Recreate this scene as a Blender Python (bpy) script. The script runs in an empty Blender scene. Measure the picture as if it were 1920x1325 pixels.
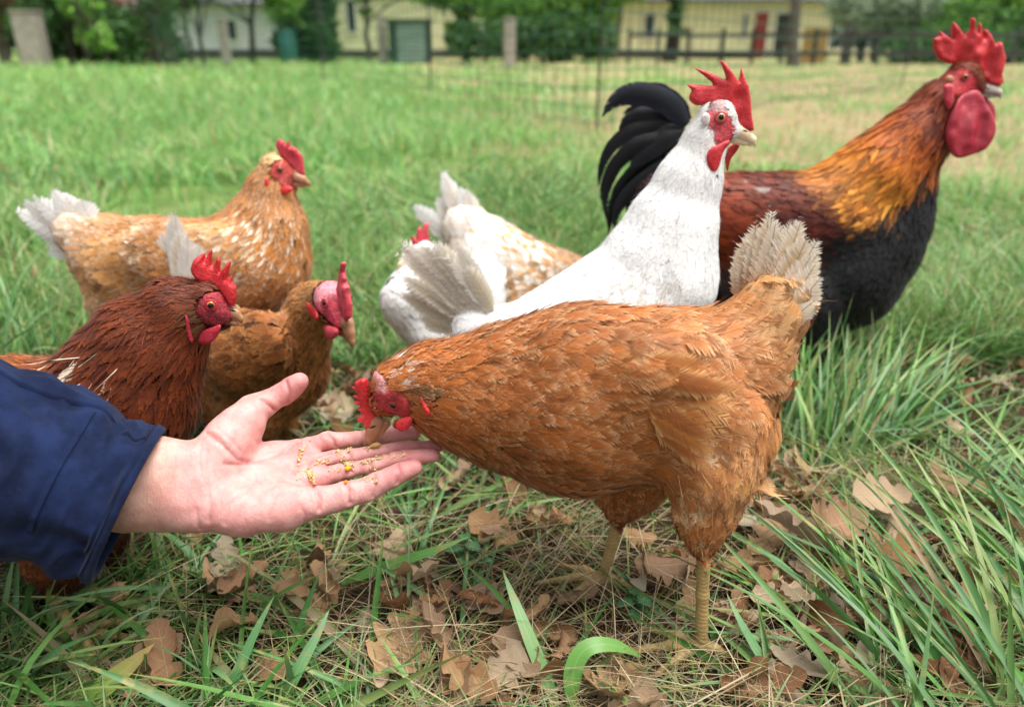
import bpy, bmesh, math, random
import numpy as np
from mathutils import Vector

random.seed(7)
rng = np.random.default_rng(11)
scene = bpy.context.scene
COL = scene.collection

# ------------------------------------------------------------------ camera
CAM_H, PITCH, FPX = 0.52, math.radians(22.5), 1920 * 26 / 36.0
cam_data = bpy.data.cameras.new('camera')
cam = bpy.data.objects.new('camera', cam_data)
COL.objects.link(cam)
cam.location = (0, 0, CAM_H)
cam.rotation_euler = (math.radians(90) - PITCH, 0, 0)
cam_data.lens, cam_data.sensor_width, cam_data.sensor_fit = 26, 36, 'HORIZONTAL'
cam_data.clip_start, cam_data.clip_end = 0.02, 400
cam_data.dof.use_dof = True
cam_data.dof.focus_distance = 0.66
cam_data.dof.aperture_fstop = 3.8
scene.camera = cam

# ------------------------------------------------------------------ world, sun, exposure
SUN_EL, SUN_AZ = math.radians(72), math.radians(112)     # azimuth: clockwise from +Y
world = bpy.data.worlds.new('World')
scene.world = world
world.use_nodes = True
wn, wl = world.node_tree.nodes, world.node_tree.links
sky = wn.new('ShaderNodeTexSky')
sky.sky_type = 'NISHITA'
sky.sun_disc = False
sky.sun_elevation, sky.sun_rotation = SUN_EL, SUN_AZ
sky.air_density, sky.dust_density = 1.0, 3.0
hs = wn.new('ShaderNodeHueSaturation')          # overcast: the blue washes out to white cloud light
hs.inputs['Saturation'].default_value = 0.25
bg = wn['Background']
bg.inputs['Strength'].default_value = 0.1
wl.new(sky.outputs[0], hs.inputs['Color'])
wl.new(hs.outputs[0], bg.inputs['Color'])
sun_data = bpy.data.lights.new('sun', 'SUN')
sun_data.energy, sun_data.angle, sun_data.color = 2.6, math.radians(46), (1.0, 0.99, 0.975)
sun = bpy.data.objects.new('sun', sun_data)
COL.objects.link(sun)
sdir = Vector((math.sin(SUN_AZ) * math.cos(SUN_EL), math.cos(SUN_AZ) * math.cos(SUN_EL), math.sin(SUN_EL)))
sun.rotation_euler = sdir.to_track_quat('Z', 'Y').to_euler()
sun.location = sdir * 20
vs = scene.view_settings
vs.view_transform, vs.look, vs.gamma, vs.use_curve_mapping = 'Standard', 'None', 1.0, False
vs.exposure = 1.12
scene.cycles.use_denoising = True
scene.cycles.max_bounces = 6
scene.cycles.transparent_max_bounces = 48
scene.cycles.diffuse_bounces = 3
scene.cycles.glossy_bounces = 2
scene.cycles.transmission_bounces = 3

# ------------------------------------------------------------------ geometry helpers
CAM = np.array([0, 0, CAM_H])
RIGHT = np.array([1.0, 0, 0])
FWD = np.array([0, math.cos(PITCH), -math.sin(PITCH)])
UPV = np.array([0, math.sin(PITCH), math.cos(PITCH)])

def ray(px, py):
    return RIGHT * ((px - 960) / FPX) + UPV * (-(py - 662.5) / FPX) + FWD

def at(px, py, depth):
    return CAM + ray(px, py) * depth

def ground(px, py, z=0.0):
    d = ray(px, py)
    return CAM + d * ((z - CAM_H) / d[2])

def at_y(px, py, Y):
    d = ray(px, py)
    return CAM + d * (Y / d[1])

def hexc(s):
    s = s.lstrip('#')
    v = [int(s[i:i + 2], 16) / 255 for i in (0, 2, 4)]
    return np.array([c / 12.92 if c <= 0.04045 else ((c + 0.055) / 1.055) ** 2.4 for c in v])

def unit(v):
    v = np.asarray(v, float)
    return v / (np.linalg.norm(v, axis=-1, keepdims=True) + 1e-12)

class Plane:
    """vertical plane a bird stands in: ground point and heading"""
    def __init__(self, x, y, deg):
        a = math.radians(deg)
        self.p0 = np.array([x, y, 0.0])
        self.h = np.array([math.cos(a), math.sin(a), 0])
        n = np.array([math.sin(a), -math.cos(a), 0])
        self.n = n if n @ (CAM - self.p0) > 0 else -n
    def pt(self, px, py, lat=0.0):
        d = ray(px, py)
        t = ((self.p0 + self.n * lat - CAM) @ self.n) / (d @ self.n)
        return CAM + d * t, t

class Sdf:
    def __init__(self):
        self.groups = []            # list of (k, [prims])
    def group(self, k=0.01):
        g = (k, [])
        self.groups.append(g)
        return g
    @staticmethod
    def prim(P, pr):
        A, B, ra, rb, N, w = pr
        q = P - A
        if w != 1.0:
            q = q + np.outer(q @ N, N) * (1 / w - 1)
        ba = B - A
        if w != 1.0:
            ba = ba + N * (ba @ N) * (1 / w - 1)
        L = float(ba @ ba) + 1e-12
        h = np.clip((q @ ba) / L, 0, 1)
        d = np.linalg.norm(q - h[:, None] * ba, axis=1) - (ra + (rb - ra) * h)
        return d, h
    def __call__(self, P):
        P = np.asarray(P, np.float64)
        out = None
        for k, prims in self.groups:
            g = None
            for pr in prims:
                d, _ = self.prim(P, pr)
                if g is None:
                    g = d
                else:
                    hh = np.clip(0.5 + 0.5 * (d - g) / k, 0, 1)
                    g = d * (1 - hh) + g * hh - k * hh * (1 - hh)
            if out is None:
                out = g
            else:
                kk = k if self.kg is None else self.kg
                hh = np.clip(0.5 + 0.5 * (g - out) / kk, 0, 1)
                out = g * (1 - hh) + out * hh - kk * hh * (1 - hh)
        return out
    kg = 0.008
    def grad(self, P, e=0.0015):
        g = np.stack([self(P + np.eye(3)[i] * e) - self(P - np.eye(3)[i] * e) for i in range(3)], 1)
        return unit(g)
    def hit(self, px, py, t0=0.2, t1=3.0):
        d = ray(px, py)
        ts = np.arange(t0, t1, 0.002)
        v = self(CAM + ts[:, None] * d)
        i = np.argmax(v < 0)
        if v[i] >= 0:
            i = int(np.argmin(v))
            return CAM + ts[i] * d
        a, b = ts[max(i - 1, 0)], ts[i]
        for _ in range(12):
            m = (a + b) / 2
            if self((CAM + m * d)[None])[0] < 0: b = m
            else: a = m
        return CAM + b * d
    def bbox(self, pad=0.01):
        lo, hi = [], []
        for k, prims in self.groups:
            for A, B, ra, rb, N, w in prims:
                lo += [A - ra, B - rb]; hi += [A + ra, B + rb]
        return np.min(lo, 0) - pad, np.max(hi, 0) + pad

def nets(F, lo, h):
    """surface nets on a sampled field, returns verts and quads"""
    s = F < 0
    nx, ny, nz = F.shape
    c = [s[i:nx - 1 + i, j:ny - 1 + j, k:nz - 1 + k] for i in (0, 1) for j in (0, 1) for k in (0, 1)]
    cnt = sum(x.astype(np.int8) for x in c)
    act = (cnt > 0) & (cnt < 8)
    I = np.argwhere(act)
    idx = -np.ones(act.shape, np.int64)
    idx[act] = np.arange(len(I))
    acc = np.zeros((len(I), 3)); num = np.zeros(len(I))
    offs = [np.array(o) for o in [(i, j, k) for i in (0, 1) for j in (0, 1) for k in (0, 1)]]
    for a in range(8):
        for b in range(a + 1, 8):
            if np.abs(offs[a] - offs[b]).sum() != 1: continue
            ia, ib = I + offs[a], I + offs[b]
            fa, fb = F[tuple(ia.T)], F[tuple(ib.T)]
            m = (fa < 0) != (fb < 0)
            t = np.where(m, fa / (fa - fb + 1e-20), 0)
            acc += np.where(m[:, None], ia + (ib - ia) * t[:, None], 0)
            num += m
    V = lo + h * acc / num[:, None]
    quads = []
    for ax in range(3):
        u, v = (ax + 1) % 3, (ax + 2) % 3
        sl0 = [slice(None)] * 3; sl1 = [slice(None)] * 3
        sl0[ax] = slice(0, -1); sl1[ax] = slice(1, None)
        ch = s[tuple(sl0)] != s[tuple(sl1)]
        E = np.argwhere(ch)
        E = E[(E[:, u] > 0) & (E[:, v] > 0) & (E[:, u] < F.shape[u] - 1) & (E[:, v] < F.shape[v] - 1)]
        inside = s[tuple(E.T)]
        du = np.zeros(3, int); du[u] = 1
        dv = np.zeros(3, int); dv[v] = 1
        q = np.stack([idx[tuple((E - du - dv).T)], idx[tuple((E - dv).T)], idx[tuple(E.T)], idx[tuple((E - du).T)]], 1)
        q[~inside] = q[~inside][:, ::-1]
        quads.append(q)
    return V, np.concatenate(quads)

def mesh_sdf(sdf, res, pad=0.012, smooth=2):
    lo, hi = sdf.bbox(pad)
    n = np.ceil((hi - lo) / res).astype(int) + 1
    ax = [lo[i] + res * np.arange(n[i]) for i in range(3)]
    F = np.empty(n)
    for i in range(n[0]):
        Y, Z = np.meshgrid(ax[1], ax[2], indexing='ij')
        P = np.stack([np.full(Y.size, ax[0][i]), Y.ravel(), Z.ravel()], 1)
        F[i] = sdf(P).reshape(Y.shape)
    V, Q = nets(F, lo, res)
    for _ in range(smooth):
        V = lap(V, Q)
    return V, Q

def lap(V, Q, f=0.5):
    S = np.zeros_like(V); N = np.zeros(len(V))
    for a, b in ((0, 1), (1, 2), (2, 3), (3, 0)):
        np.add.at(S, Q[:, a], V[Q[:, b]]); np.add.at(N, Q[:, a], 1)
        np.add.at(S, Q[:, b], V[Q[:, a]]); np.add.at(N, Q[:, b], 1)
    return V * (1 - f) + f * S / np.maximum(N, 1)[:, None]

def mesh_obj(name, V, F, mat, parent=None, org=None, smooth=True, attrs=None, uvs=None):
    """numpy verts (world) and faces to ONE mesh object; parent is an Empty whose position is org"""
    me = bpy.data.meshes.new(name)
    V = np.asarray(V, float)
    if org is not None:
        V = V - org
    F = np.asarray(F)
    k = F.shape[1]
    me.vertices.add(len(V)); me.vertices.foreach_set('co', V.astype(np.float32).ravel())
    me.loops.add(F.size); me.loops.foreach_set('vertex_index', F.astype(np.int32).ravel())
    me.polygons.add(len(F)); me.polygons.foreach_set('loop_start', np.arange(0, F.size, k, dtype=np.int32))
    for an, arr in (attrs or {}).items():
        a = me.attributes.new(an, 'FLOAT_COLOR', 'POINT')
        arr = np.asarray(arr, np.float32)
        if arr.shape[1] == 3:
            arr = np.concatenate([arr, np.ones((len(arr), 1), np.float32)], 1)
        a.data.foreach_set('color', arr.ravel())
    for un, arr in (uvs or {}).items():
        l = me.uv_layers.new(name=un)
        l.data.foreach_set('uv', np.asarray(arr, np.float32)[F.ravel()].ravel())
    me.update(calc_edges=True)
    me.validate()
    if smooth:
        me.polygons.foreach_set('use_smooth', np.ones(len(me.polygons), bool))
    o = bpy.data.objects.new(name, me)
    COL.objects.link(o)
    if mat: me.materials.append(mat)
    if parent is not None: o.parent = parent
    return o

def tag(o, label=None, cat=None, group=None, kind=None):
    if label: o['label'] = label
    if cat: o['category'] = cat
    if group: o['group'] = group
    if kind: o['kind'] = kind
    return o

def thing(name, loc, label, cat, group=None):
    o = bpy.data.objects.new(name, None)
    o.empty_display_size = 0.05
    COL.objects.link(o)
    o.location = loc
    return tag(o, label, cat, group)

def boxes(name, bl, mat, parent=None, org=None, bevel=0.0):
    """several axis boxes (centre, size, rotz) as one mesh"""
    bm = bmesh.new()
    for c, s, rz in bl:
        r = bmesh.ops.create_cube(bm, size=1)
        for v in r['verts']:
            x, y, z = v.co.x * s[0], v.co.y * s[1], v.co.z * s[2]
            v.co = (c[0] + x * math.cos(rz) - y * math.sin(rz), c[1] + x * math.sin(rz) + y * math.cos(rz), c[2] + z)
    if bevel:
        bmesh.ops.bevel(bm, geom=bm.edges[:], offset=bevel, segments=2, affect='EDGES')
    if org is not None:
        bmesh.ops.translate(bm, verts=bm.verts[:], vec=-Vector(org))
    me = bpy.data.meshes.new(name)
    bm.to_mesh(me); bm.free()
    o = bpy.data.objects.new(name, me)
    COL.objects.link(o)
    me.materials.append(mat)
    if parent is not None: o.parent = parent
    return o

def tube(pts, rad, sides=8):
    """swept tube along points, returns verts and quads"""
    pts = np.asarray(pts, float); n = len(pts)
    rad = np.broadcast_to(np.asarray(rad, float), (n,))
    T = unit(np.gradient(pts, axis=0))
    ref = np.array([0.31, 0.2, 0.93]) if abs(T[0][2]) < 0.9 else np.array([1.0, 0.1, 0])
    S = unit(np.cross(T, ref)); B = np.cross(T, S)
    a = np.arange(sides) / sides * 2 * math.pi
    V = pts[:, None] + rad[:, None, None] * (np.cos(a)[None, :, None] * S[:, None] + np.sin(a)[None, :, None] * B[:, None])
    F = [(i * sides + j, i * sides + (j + 1) % sides, (i + 1) * sides + (j + 1) % sides, (i + 1) * sides + j)
         for i in range(n - 1) for j in range(sides)]
    return V.reshape(-1, 3), np.array(F)

def merge(parts):
    Vs, Fs, o = [], [], 0
    for V, F in parts:
        Vs.append(V); Fs.append(F + o); o += len(V)
    return np.concatenate(Vs), np.concatenate(Fs)

def noise1(x, seed=0):
    """smooth value noise on 1..3-d points"""
    x = np.atleast_2d(np.asarray(x, float))
    i = np.floor(x).astype(np.int64); f = x - i; f = f * f * (3 - 2 * f)
    out = 0
    D = x.shape[1]
    for c in range(2 ** D):
        o = np.array([(c >> b) & 1 for b in range(D)])
        k = i + o
        h = np.full(len(x), seed * 7919 + 13, np.int64)
        for b in range(D):
            h = (h * 73856093) ^ (k[:, b] * (19349663, 83492791, 2654435)[b])
            h = (h ^ (h >> 13)) * 1274126177 & 0x7fffffff
        w = np.prod(np.where(o, f, 1 - f), axis=1)
        out = out + w * ((h % 65536) / 65535.0)
    return out

# ------------------------------------------------------------------ material helpers
def new_mat(name):
    m = bpy.data.materials.new(name)
    m.use_nodes = True
    nt = m.node_tree
    return m, nt, nt.nodes, nt.links, nt.nodes['Principled BSDF']

class NB:
    """small node builder"""
    def __init__(self, nt):
        self.nt, self.n, self.l = nt, nt.nodes, nt.links
    def put(self, sock, v):
        if isinstance(v, bpy.types.NodeSocket): self.l.new(v, sock)
        elif v is not None:
            if hasattr(v, '__len__') and len(v) == 3 and sock.type == 'RGBA': v = (*v, 1)
            sock.default_value = v
    def math(self, op, a, b=None, c=None, clamp=False):
        n = self.n.new('ShaderNodeMath'); n.operation = op; n.use_clamp = clamp
        for s, v in zip(n.inputs, (a, b, c)): self.put(s, v)
        return n.outputs[0]
    def mix(self, f, a, b, mode='MIX'):
        n = self.n.new('ShaderNodeMix'); n.data_type = 'RGBA'; n.blend_type = mode
        self.put(n.inputs[0], f); self.put(n.inputs[6], a); self.put(n.inputs[7], b)
        return n.outputs[2]
    def noise(self, vec, scale, detail=2, rough=0.5, dist=0.0):
        n = self.n.new('ShaderNodeTexNoise')
        if vec is not None: self.l.new(vec, n.inputs['Vector'])
        n.inputs['Scale'].default_value = scale; n.inputs['Detail'].default_value = detail
        n.inputs['Roughness'].default_value = rough; n.inputs['Distortion'].default_value = dist
        return n.outputs['Fac']
    def attr(self, name):
        n = self.n.new('ShaderNodeAttribute'); n.attribute_name = name
        return n
    def uv(self, name):
        n = self.n.new('ShaderNodeUVMap'); n.uv_map = name
        return n.outputs[0]
    def coord(self, which='Object'):
        return self.n.new('ShaderNodeTexCoord').outputs[which]
    def sep(self, v):
        n = self.n.new('ShaderNodeSeparateXYZ'); self.l.new(v, n.inputs[0]); return n.outputs
    def comb(self, x, y, z=0.0):
        n = self.n.new('ShaderNodeCombineXYZ')
        for s, v in zip(n.inputs, (x, y, z)): self.put(s, v)
        return n.outputs[0]
    def ramp(self, f, stops):
        n = self.n.new('ShaderNodeValToRGB'); self.put(n.inputs[0], f)
        e = n.color_ramp.elements
        while len(e) < len(stops): e.new(0.5)
        for el, (p, c) in zip(e, stops):
            el.position = p; el.color = (*c, 1)
        return n.outputs[0]
    def maprange(self, v, a, b, c=0.0, d=1.0, smooth=True):
        n = self.n.new('ShaderNodeMapRange'); n.interpolation_type = 'SMOOTHSTEP' if smooth else 'LINEAR'
        for s, x in zip(n.inputs, (v, a, b, c, d)): self.put(s, x)
        return n.outputs[0]
    def bump(self, h, strength=0.3, dist=0.001):
        n = self.n.new('ShaderNodeBump'); n.inputs['Strength'].default_value = strength
        n.inputs['Distance'].default_value = dist; self.l.new(h, n.inputs['Height'])
        return n.outputs[0]
    def scale(self, v, s):
        n = self.n.new('ShaderNodeVectorMath'); n.operation = 'MULTIPLY'; self.l.new(v, n.inputs[0])
        n.inputs[1].default_value = s if hasattr(s, '__len__') else (s, s, s)
        return n.outputs[0]

def mat_feather(name, rough=0.55, spec=0.3, fray=0.75, transl=0.12, barb=0.34, rim0=0.3, shaft=1.18, slant=1.15, sheen=0.08):
    m, nt, n, l, p = new_mat(name); b = NB(nt)
    col, edg = b.attr('col'), b.attr('edg')
    u, v, _ = b.sep(b.uv('n'))
    mx, my, _ = b.sep(b.uv('m'))
    au = b.math('ABSOLUTE', u)
    amx = b.math('ABSOLUTE', mx)
    ident = b.math('MULTIPLY', col.outputs['Alpha'], 37.0)
    warp = b.noise(b.comb(b.math('MULTIPLY', my, 90.0), b.math('MULTIPLY', mx, 90.0), ident), 1.0, 1, 0.5)
    bc = b.math('ADD', b.math('SUBTRACT', my, b.math('MULTIPLY', amx, slant)), b.math('MULTIPLY', warp, 0.004))
    fine = b.noise(b.comb(b.math('MULTIPLY', bc, 1150.0), b.math('MULTIPLY', mx, 50.0), ident), 1.0, 2, 0.6)
    clump = b.noise(b.comb(b.math('MULTIPLY', bc, 420.0), b.math('MULTIPLY', mx, 25.0), ident), 1.0, 1, 0.5)
    tip = b.math('MULTIPLY', b.math('SUBTRACT', v, 0.45), 1.82)
    rim = b.math('SQRT', b.math('ADD', b.math('MULTIPLY', au, au), b.math('MULTIPLY', b.math('MAXIMUM', tip, 0.0), b.math('MAXIMUM', tip, 0.0))))
    em = b.maprange(rim, 0.35, 1.0)
    c = b.mix(em, col.outputs['Color'], edg.outputs['Color'])
    tex = b.math('ADD', b.math('MULTIPLY', fine, 0.5), b.math('MULTIPLY', clump, 0.5))
    tex = b.maprange(tex, 0.28, 0.72, 0.0, 1.0, False)
    shade = b.math('ADD', 1.0 - barb, b.math('MULTIPLY', tex, barb * 1.7))
    sf = b.maprange(amx, 0.0002, 0.0007, shaft, 1.0)
    sh = b.math('MULTIPLY', shade, sf)
    c = b.mix(1.0, c, b.comb(sh, sh, sh), 'MULTIPLY')
    thr = b.math('MULTIPLY', b.maprange(rim, rim0, 1.05, 0.0, 1.0, False), fray)
    al = b.maprange(b.math('SUBTRACT', tex, thr), -0.12, 0.14)
    b.put(p.inputs['Base Color'], c)
    p.inputs['Roughness'].default_value = rough
    p.inputs['Specular IOR Level'].default_value = spec
    p.inputs['Sheen Weight'].default_value = sheen
    p.inputs['Sheen Roughness'].default_value = 0.4
    l.new(b.bump(tex, 0.4, 0.0006), p.inputs['Normal'])
    tr = n.new('ShaderNodeBsdfTranslucent'); b.put(tr.inputs[0], c)
    mx1 = n.new('ShaderNodeMixShader'); mx1.inputs[0].default_value = transl
    l.new(p.outputs[0], mx1.inputs[1]); l.new(tr.outputs[0], mx1.inputs[2])
    tp = n.new('ShaderNodeBsdfTransparent')
    mx2 = n.new('ShaderNodeMixShader')
    l.new(al, mx2.inputs[0]); l.new(tp.outputs[0], mx2.inputs[1]); l.new(mx1.outputs[0], mx2.inputs[2])
    l.new(mx2.outputs[0], n['Material Output'].inputs['Surface'])
    return m

def mat_flesh(name, c1, c2, scale=420, bump=0.75, rough=0.42, sss=0.1):
    m, nt, n, l, p = new_mat(name); b = NB(nt)
    co = b.coord('Object')
    f = b.noise(co, scale, 4, 0.65)
    g = b.noise(co, 70, 3)
    c = b.mix(b.maprange(g, 0.3, 0.7), c1, c2)
    c = b.mix(b.maprange(f, 0.45, 0.7, 0, 0.3), c, tuple(min(1, x * 1.4 + 0.05) for x in c1))
    c = b.mix(b.maprange(f, 0.5, 0.3, 0, 0.45), c, tuple(x * 0.45 for x in c1))
    b.put(p.inputs['Base Color'], c)
    p.inputs['Roughness'].default_value = rough
    p.inputs['Subsurface Weight'].default_value = sss
    p.inputs['Subsurface Radius'].default_value = (0.006, 0.002, 0.001)
    p.inputs['Subsurface Scale'].default_value = 0.6
    vo = n.new('ShaderNodeTexVoronoi'); l.new(co, vo.inputs['Vector']); vo.inputs['Scale'].default_value = 650
    l.new(b.bump(b.math('ADD', f, b.math('MULTIPLY', vo.outputs['Distance'], -0.45)), bump, 0.001), p.inputs['Normal'])
    return m

def mat_plain(name, c1, c2=None, scale=20, rough=0.7, bump=0.0, bscale=None, spec=0.4, coord='Object'):
    m, nt, n, l, p = new_mat(name); b = NB(nt)
    co = b.coord(coord)
    f = b.noise(co, scale, 4, 0.6)
    c = b.mix(b.maprange(f, 0.3, 0.7), c1, c2 if c2 is not None else tuple(np.array(c1) * 0.75))
    b.put(p.inputs['Base Color'], c)
    p.inputs['Roughness'].default_value = rough
    p.inputs['Specular IOR Level'].default_value = spec
    if bump:
        l.new(b.bump(b.noise(co, bscale or scale * 3, 4, 0.65), bump, 0.01), p.inputs['Normal'])
    return m

# ------------------------------------------------------------------ bird kit
RED = tuple(hexc('#b81a20')); RED2 = tuple(hexc('#cf3436'))
M_feather = mat_feather('plumage', 0.55, 0.3, fray=0.9, transl=0.14, barb=0.34, rim0=0.42, slant=1.5)
M_smooth = mat_feather('smooth_plumage', 0.6, 0.25, fray=0.9, transl=0.15, barb=0.15, rim0=0.5)
M_gloss = mat_feather('glossy_plumage', 0.45, 0.2, fray=0.3, transl=0.0, barb=0.45, rim0=0.8, sheen=0.0)
M_tail = mat_feather('tail_plumage', 0.6, 0.25, fray=0.8, transl=0.2, barb=0.3, rim0=0.7, shaft=0.6, slant=0.8)
M_comb = mat_flesh('comb_flesh', RED, RED2)
M_combpink = mat_flesh('pink_comb_flesh', tuple(hexc('#bf3040')), tuple(hexc('#d2525c')), bump=0.7)
M_combdark = mat_flesh('dark_wattle_flesh', tuple(hexc('#981628')), tuple(hexc('#b02c3a')))

def mat_vcol(name, rough, bumpscale, bump, sss=0.1, spec=0.4):
    m, nt, n, l, p = new_mat(name); b = NB(nt)
    a = b.attr('col'); co = b.coord('Object')
    f = b.noise(co, bumpscale, 3, 0.6)
    g = b.math('MULTIPLY', b.maprange(f, 0.3, 0.7, 0.62, 1.25), b.maprange(b.noise(co, 95, 3, 0.6), 0.3, 0.7, 0.6, 1.3))
    b.put(p.inputs['Base Color'], b.mix(1.0, a.outputs['Color'], b.comb(g, g, g), 'MULTIPLY'))
    p.inputs['Roughness'].default_value = rough
    p.inputs['Specular IOR Level'].default_value = spec
    p.inputs['Subsurface Weight'].default_value = sss
    p.inputs['Subsurface Radius'].default_value = (0.005, 0.002, 0.001)
    p.inputs['Subsurface Scale'].default_value = 0.5
    vo = n.new('ShaderNodeTexVoronoi'); l.new(co, vo.inputs['Vector']); vo.inputs['Scale'].default_value = bumpscale * 1.6
    l.new(b.bump(b.math('ADD', f, b.math('MULTIPLY', vo.outputs['Distance'], -0.4)), bump, 0.001), p.inputs['Normal'])
    return m
M_birdskin = mat_vcol('bird_skin', 0.6, 430, 0.9)
M_wisp = mat_vcol('wispy_barbs', 0.6, 60, 0.0, 0.0, 0.2)
M_eye = mat_vcol('bird_eye', 0.08, 100, 0.0, 0.0, 0.6)

def mat_beak(name, c1, c2):
    m, nt, n, l, p = new_mat(name); b = NB(nt)
    co = b.coord('Object')
    f = b.noise(b.scale(co, (60, 60, 200)), 1.0, 3, 0.6)
    b.put(p.inputs['Base Color'], b.mix(f, c1, c2))
    p.inputs['Roughness'].default_value = 0.38
    p.inputs['Subsurface Weight'].default_value = 0.05
    l.new(b.bump(f, 0.15, 0.001), p.inputs['Normal'])
    return m
M_beak_brown = mat_beak('brown_beak', tuple(hexc('#8a5a3e')), tuple(hexc('#b98c66')))
M_beak_ivory = mat_beak('ivory_beak', tuple(hexc('#d8b98a')), tuple(hexc('#efe0c2')))
M_beak_grey = mat_beak('grey_beak', tuple(hexc('#8f8078')), tuple(hexc('#d0c2b6')))

def mat_leg(name, c1, c2):
    m, nt, n, l, p = new_mat(name); b = NB(nt)
    co = b.coord('Object')
    w = n.new('ShaderNodeTexWave'); w.wave_type = 'BANDS'; w.bands_direction = 'Z'
    l.new(co, w.inputs['Vector']); w.inputs['Scale'].default_value = 74
    w.inputs['Distortion'].default_value = 3.5; w.inputs['Detail'].default_value = 1.5
    w.inputs['Detail Scale'].default_value = 2.0
    f = b.noise(co, 90, 3)
    c = b.mix(f, c1, c2)
    k = b.maprange(w.outputs['Fac'], 0.0, 0.35, 0.84, 1.0)
    b.put(p.inputs['Base Color'], b.mix(1.0, c, b.comb(k, k, k), 'MULTIPLY'))
    p.inputs['Roughness'].default_value = 0.6
    l.new(b.bump(w.outputs['Fac'], 0.25, 0.001), p.inputs['Normal'])
    return m
M_leg = mat_leg('yellow_scaled_leg', tuple(hexc('#96784a')), tuple(hexc('#bca066')))
M_claw = mat_plain('claw_horn', tuple(hexc('#b59a7c')), None, 60, 0.4)

def slab(name, plane, poly, thick, mat, parent, org, lat=0.0, tilt=0.0, res=0.0011, edge=0.004, depth=None):
    """a fleshy sheet (comb, wattle, lobe): outline in the bird's own plane, rounded edges"""
    if name != 'comb':
        for _ in range(2):
            q = np.array(poly, float); q2 = np.roll(q, -1, 0)
            poly = np.stack([0.75 * q + 0.25 * q2, 0.25 * q + 0.75 * q2], 1).reshape(-1, 2)
    pts = np.array([plane.pt(x, y, lat)[0] for x, y in poly])
    c0 = plane.p0 + plane.n * lat
    uz = np.stack([(pts - c0) @ plane.h, pts[:, 2]], 1)
    lo, hi = uz.min(0) - 0.005, uz.max(0) + 0.005
    res = max(res, (hi - lo).max() / 110)
    gu = np.arange(lo[0], hi[0] + res, res); gz = np.arange(lo[1], hi[1] + res, res)
    gy = np.arange(-thick / 2 - 0.004, thick / 2 + 0.004 + res, res)
    U, Z = np.meshgrid(gu, gz, indexing='ij')
    P = np.stack([U.ravel(), Z.ravel()], 1)
    d = np.full(len(P), 1e9); ins = np.zeros(len(P), bool)
    n = len(uz)
    for i in range(n):
        a, b2 = uz[i], uz[(i + 1) % n]
        e = b2 - a; w = P - a
        t = np.clip((w @ e) / (e @ e + 1e-12), 0, 1)
        d = np.minimum(d, np.linalg.norm(w - t[:, None] * e, axis=1))
        cond = (a[1] > P[:, 1]) != (b2[1] > P[:, 1])
        xint = a[0] + (P[:, 1] - a[1]) / (e[1] if abs(e[1]) > 1e-12 else 1e-12) * e[0]
        ins ^= cond & (P[:, 0] < xint)
    d = np.where(ins, -d, d).reshape(U.shape)
    q = np.clip(-d / edge, 0, 1)
    half = thick / 2 * np.sqrt(np.clip(1 - (1 - q) ** 2, 0, 1)) * (0.75 + 0.5 * noise1(P * 90, 3).reshape(U.shape))
    F = np.where(d[:, None, :] < 0, np.abs(gy)[None, :, None] - half[:, None, :], np.maximum(d, 0)[:, None, :] + np.abs(gy)[None, :, None] * 0.6 + 1e-4)
    V, Q = nets(F, np.array([lo[0], gy[0], lo[1]]), res)
    V = lap(lap(V, Q), Q)
    wob = (noise1(np.stack([V[:, 0], V[:, 2]], 1) * np.array([70, 22]), 9) - 0.5) * 0.009
    zt = V[:, 2].max()
    W = c0 + V[:, :1] * plane.h + (V[:, 1:2] + wob[:, None] + (tilt * (zt - V[:, 2]))[:, None]) * plane.n + np.array([0, 0, 1.0]) * V[:, 2:3]
    W[:, 2] += 0  # z is absolute already
    if np.linalg.det(np.stack([plane.h, plane.n, [0, 0, 1]])) < 0:
        Q = Q[:, ::-1]
    return mesh_obj(name, W, Q, mat, parent, org)

def feather_grid(N, rows, cols, prof):
    """index data shared by N feather cards"""
    t = np.linspace(0, 1, rows); u = np.linspace(-1, 1, cols)
    base = np.array([(i * cols + j, i * cols + j + 1, (i + 1) * cols + j + 1, (i + 1) * cols + j) for i in range(rows - 1) for j in range(cols - 1)])
    F = (np.arange(N)[:, None, None] * rows * cols + base[None]).reshape(-1, 4)
    return t, u, F

def prof_body(t):
    return np.minimum(1, (t / 0.42 + 0.12)) ** 0.75 * np.sqrt(np.clip(1 - np.clip((t - 0.5) / 0.5, 0, 1) ** 2.4, 0.0, 1))

def prof_hackle(t):
    return np.minimum(1, t / 0.3 + 0.2) * np.clip(1 - np.clip((t - 0.35) / 0.65, 0, 1) ** 1.6, 0.0, 1)

def prof_quill(t):
    return np.minimum(1, (t / 0.3 + 0.1)) ** 0.8 * np.sqrt(np.clip(1 - np.clip((t - 0.72) / 0.28, 0, 1) ** 2.2, 0.02, 1))

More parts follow.
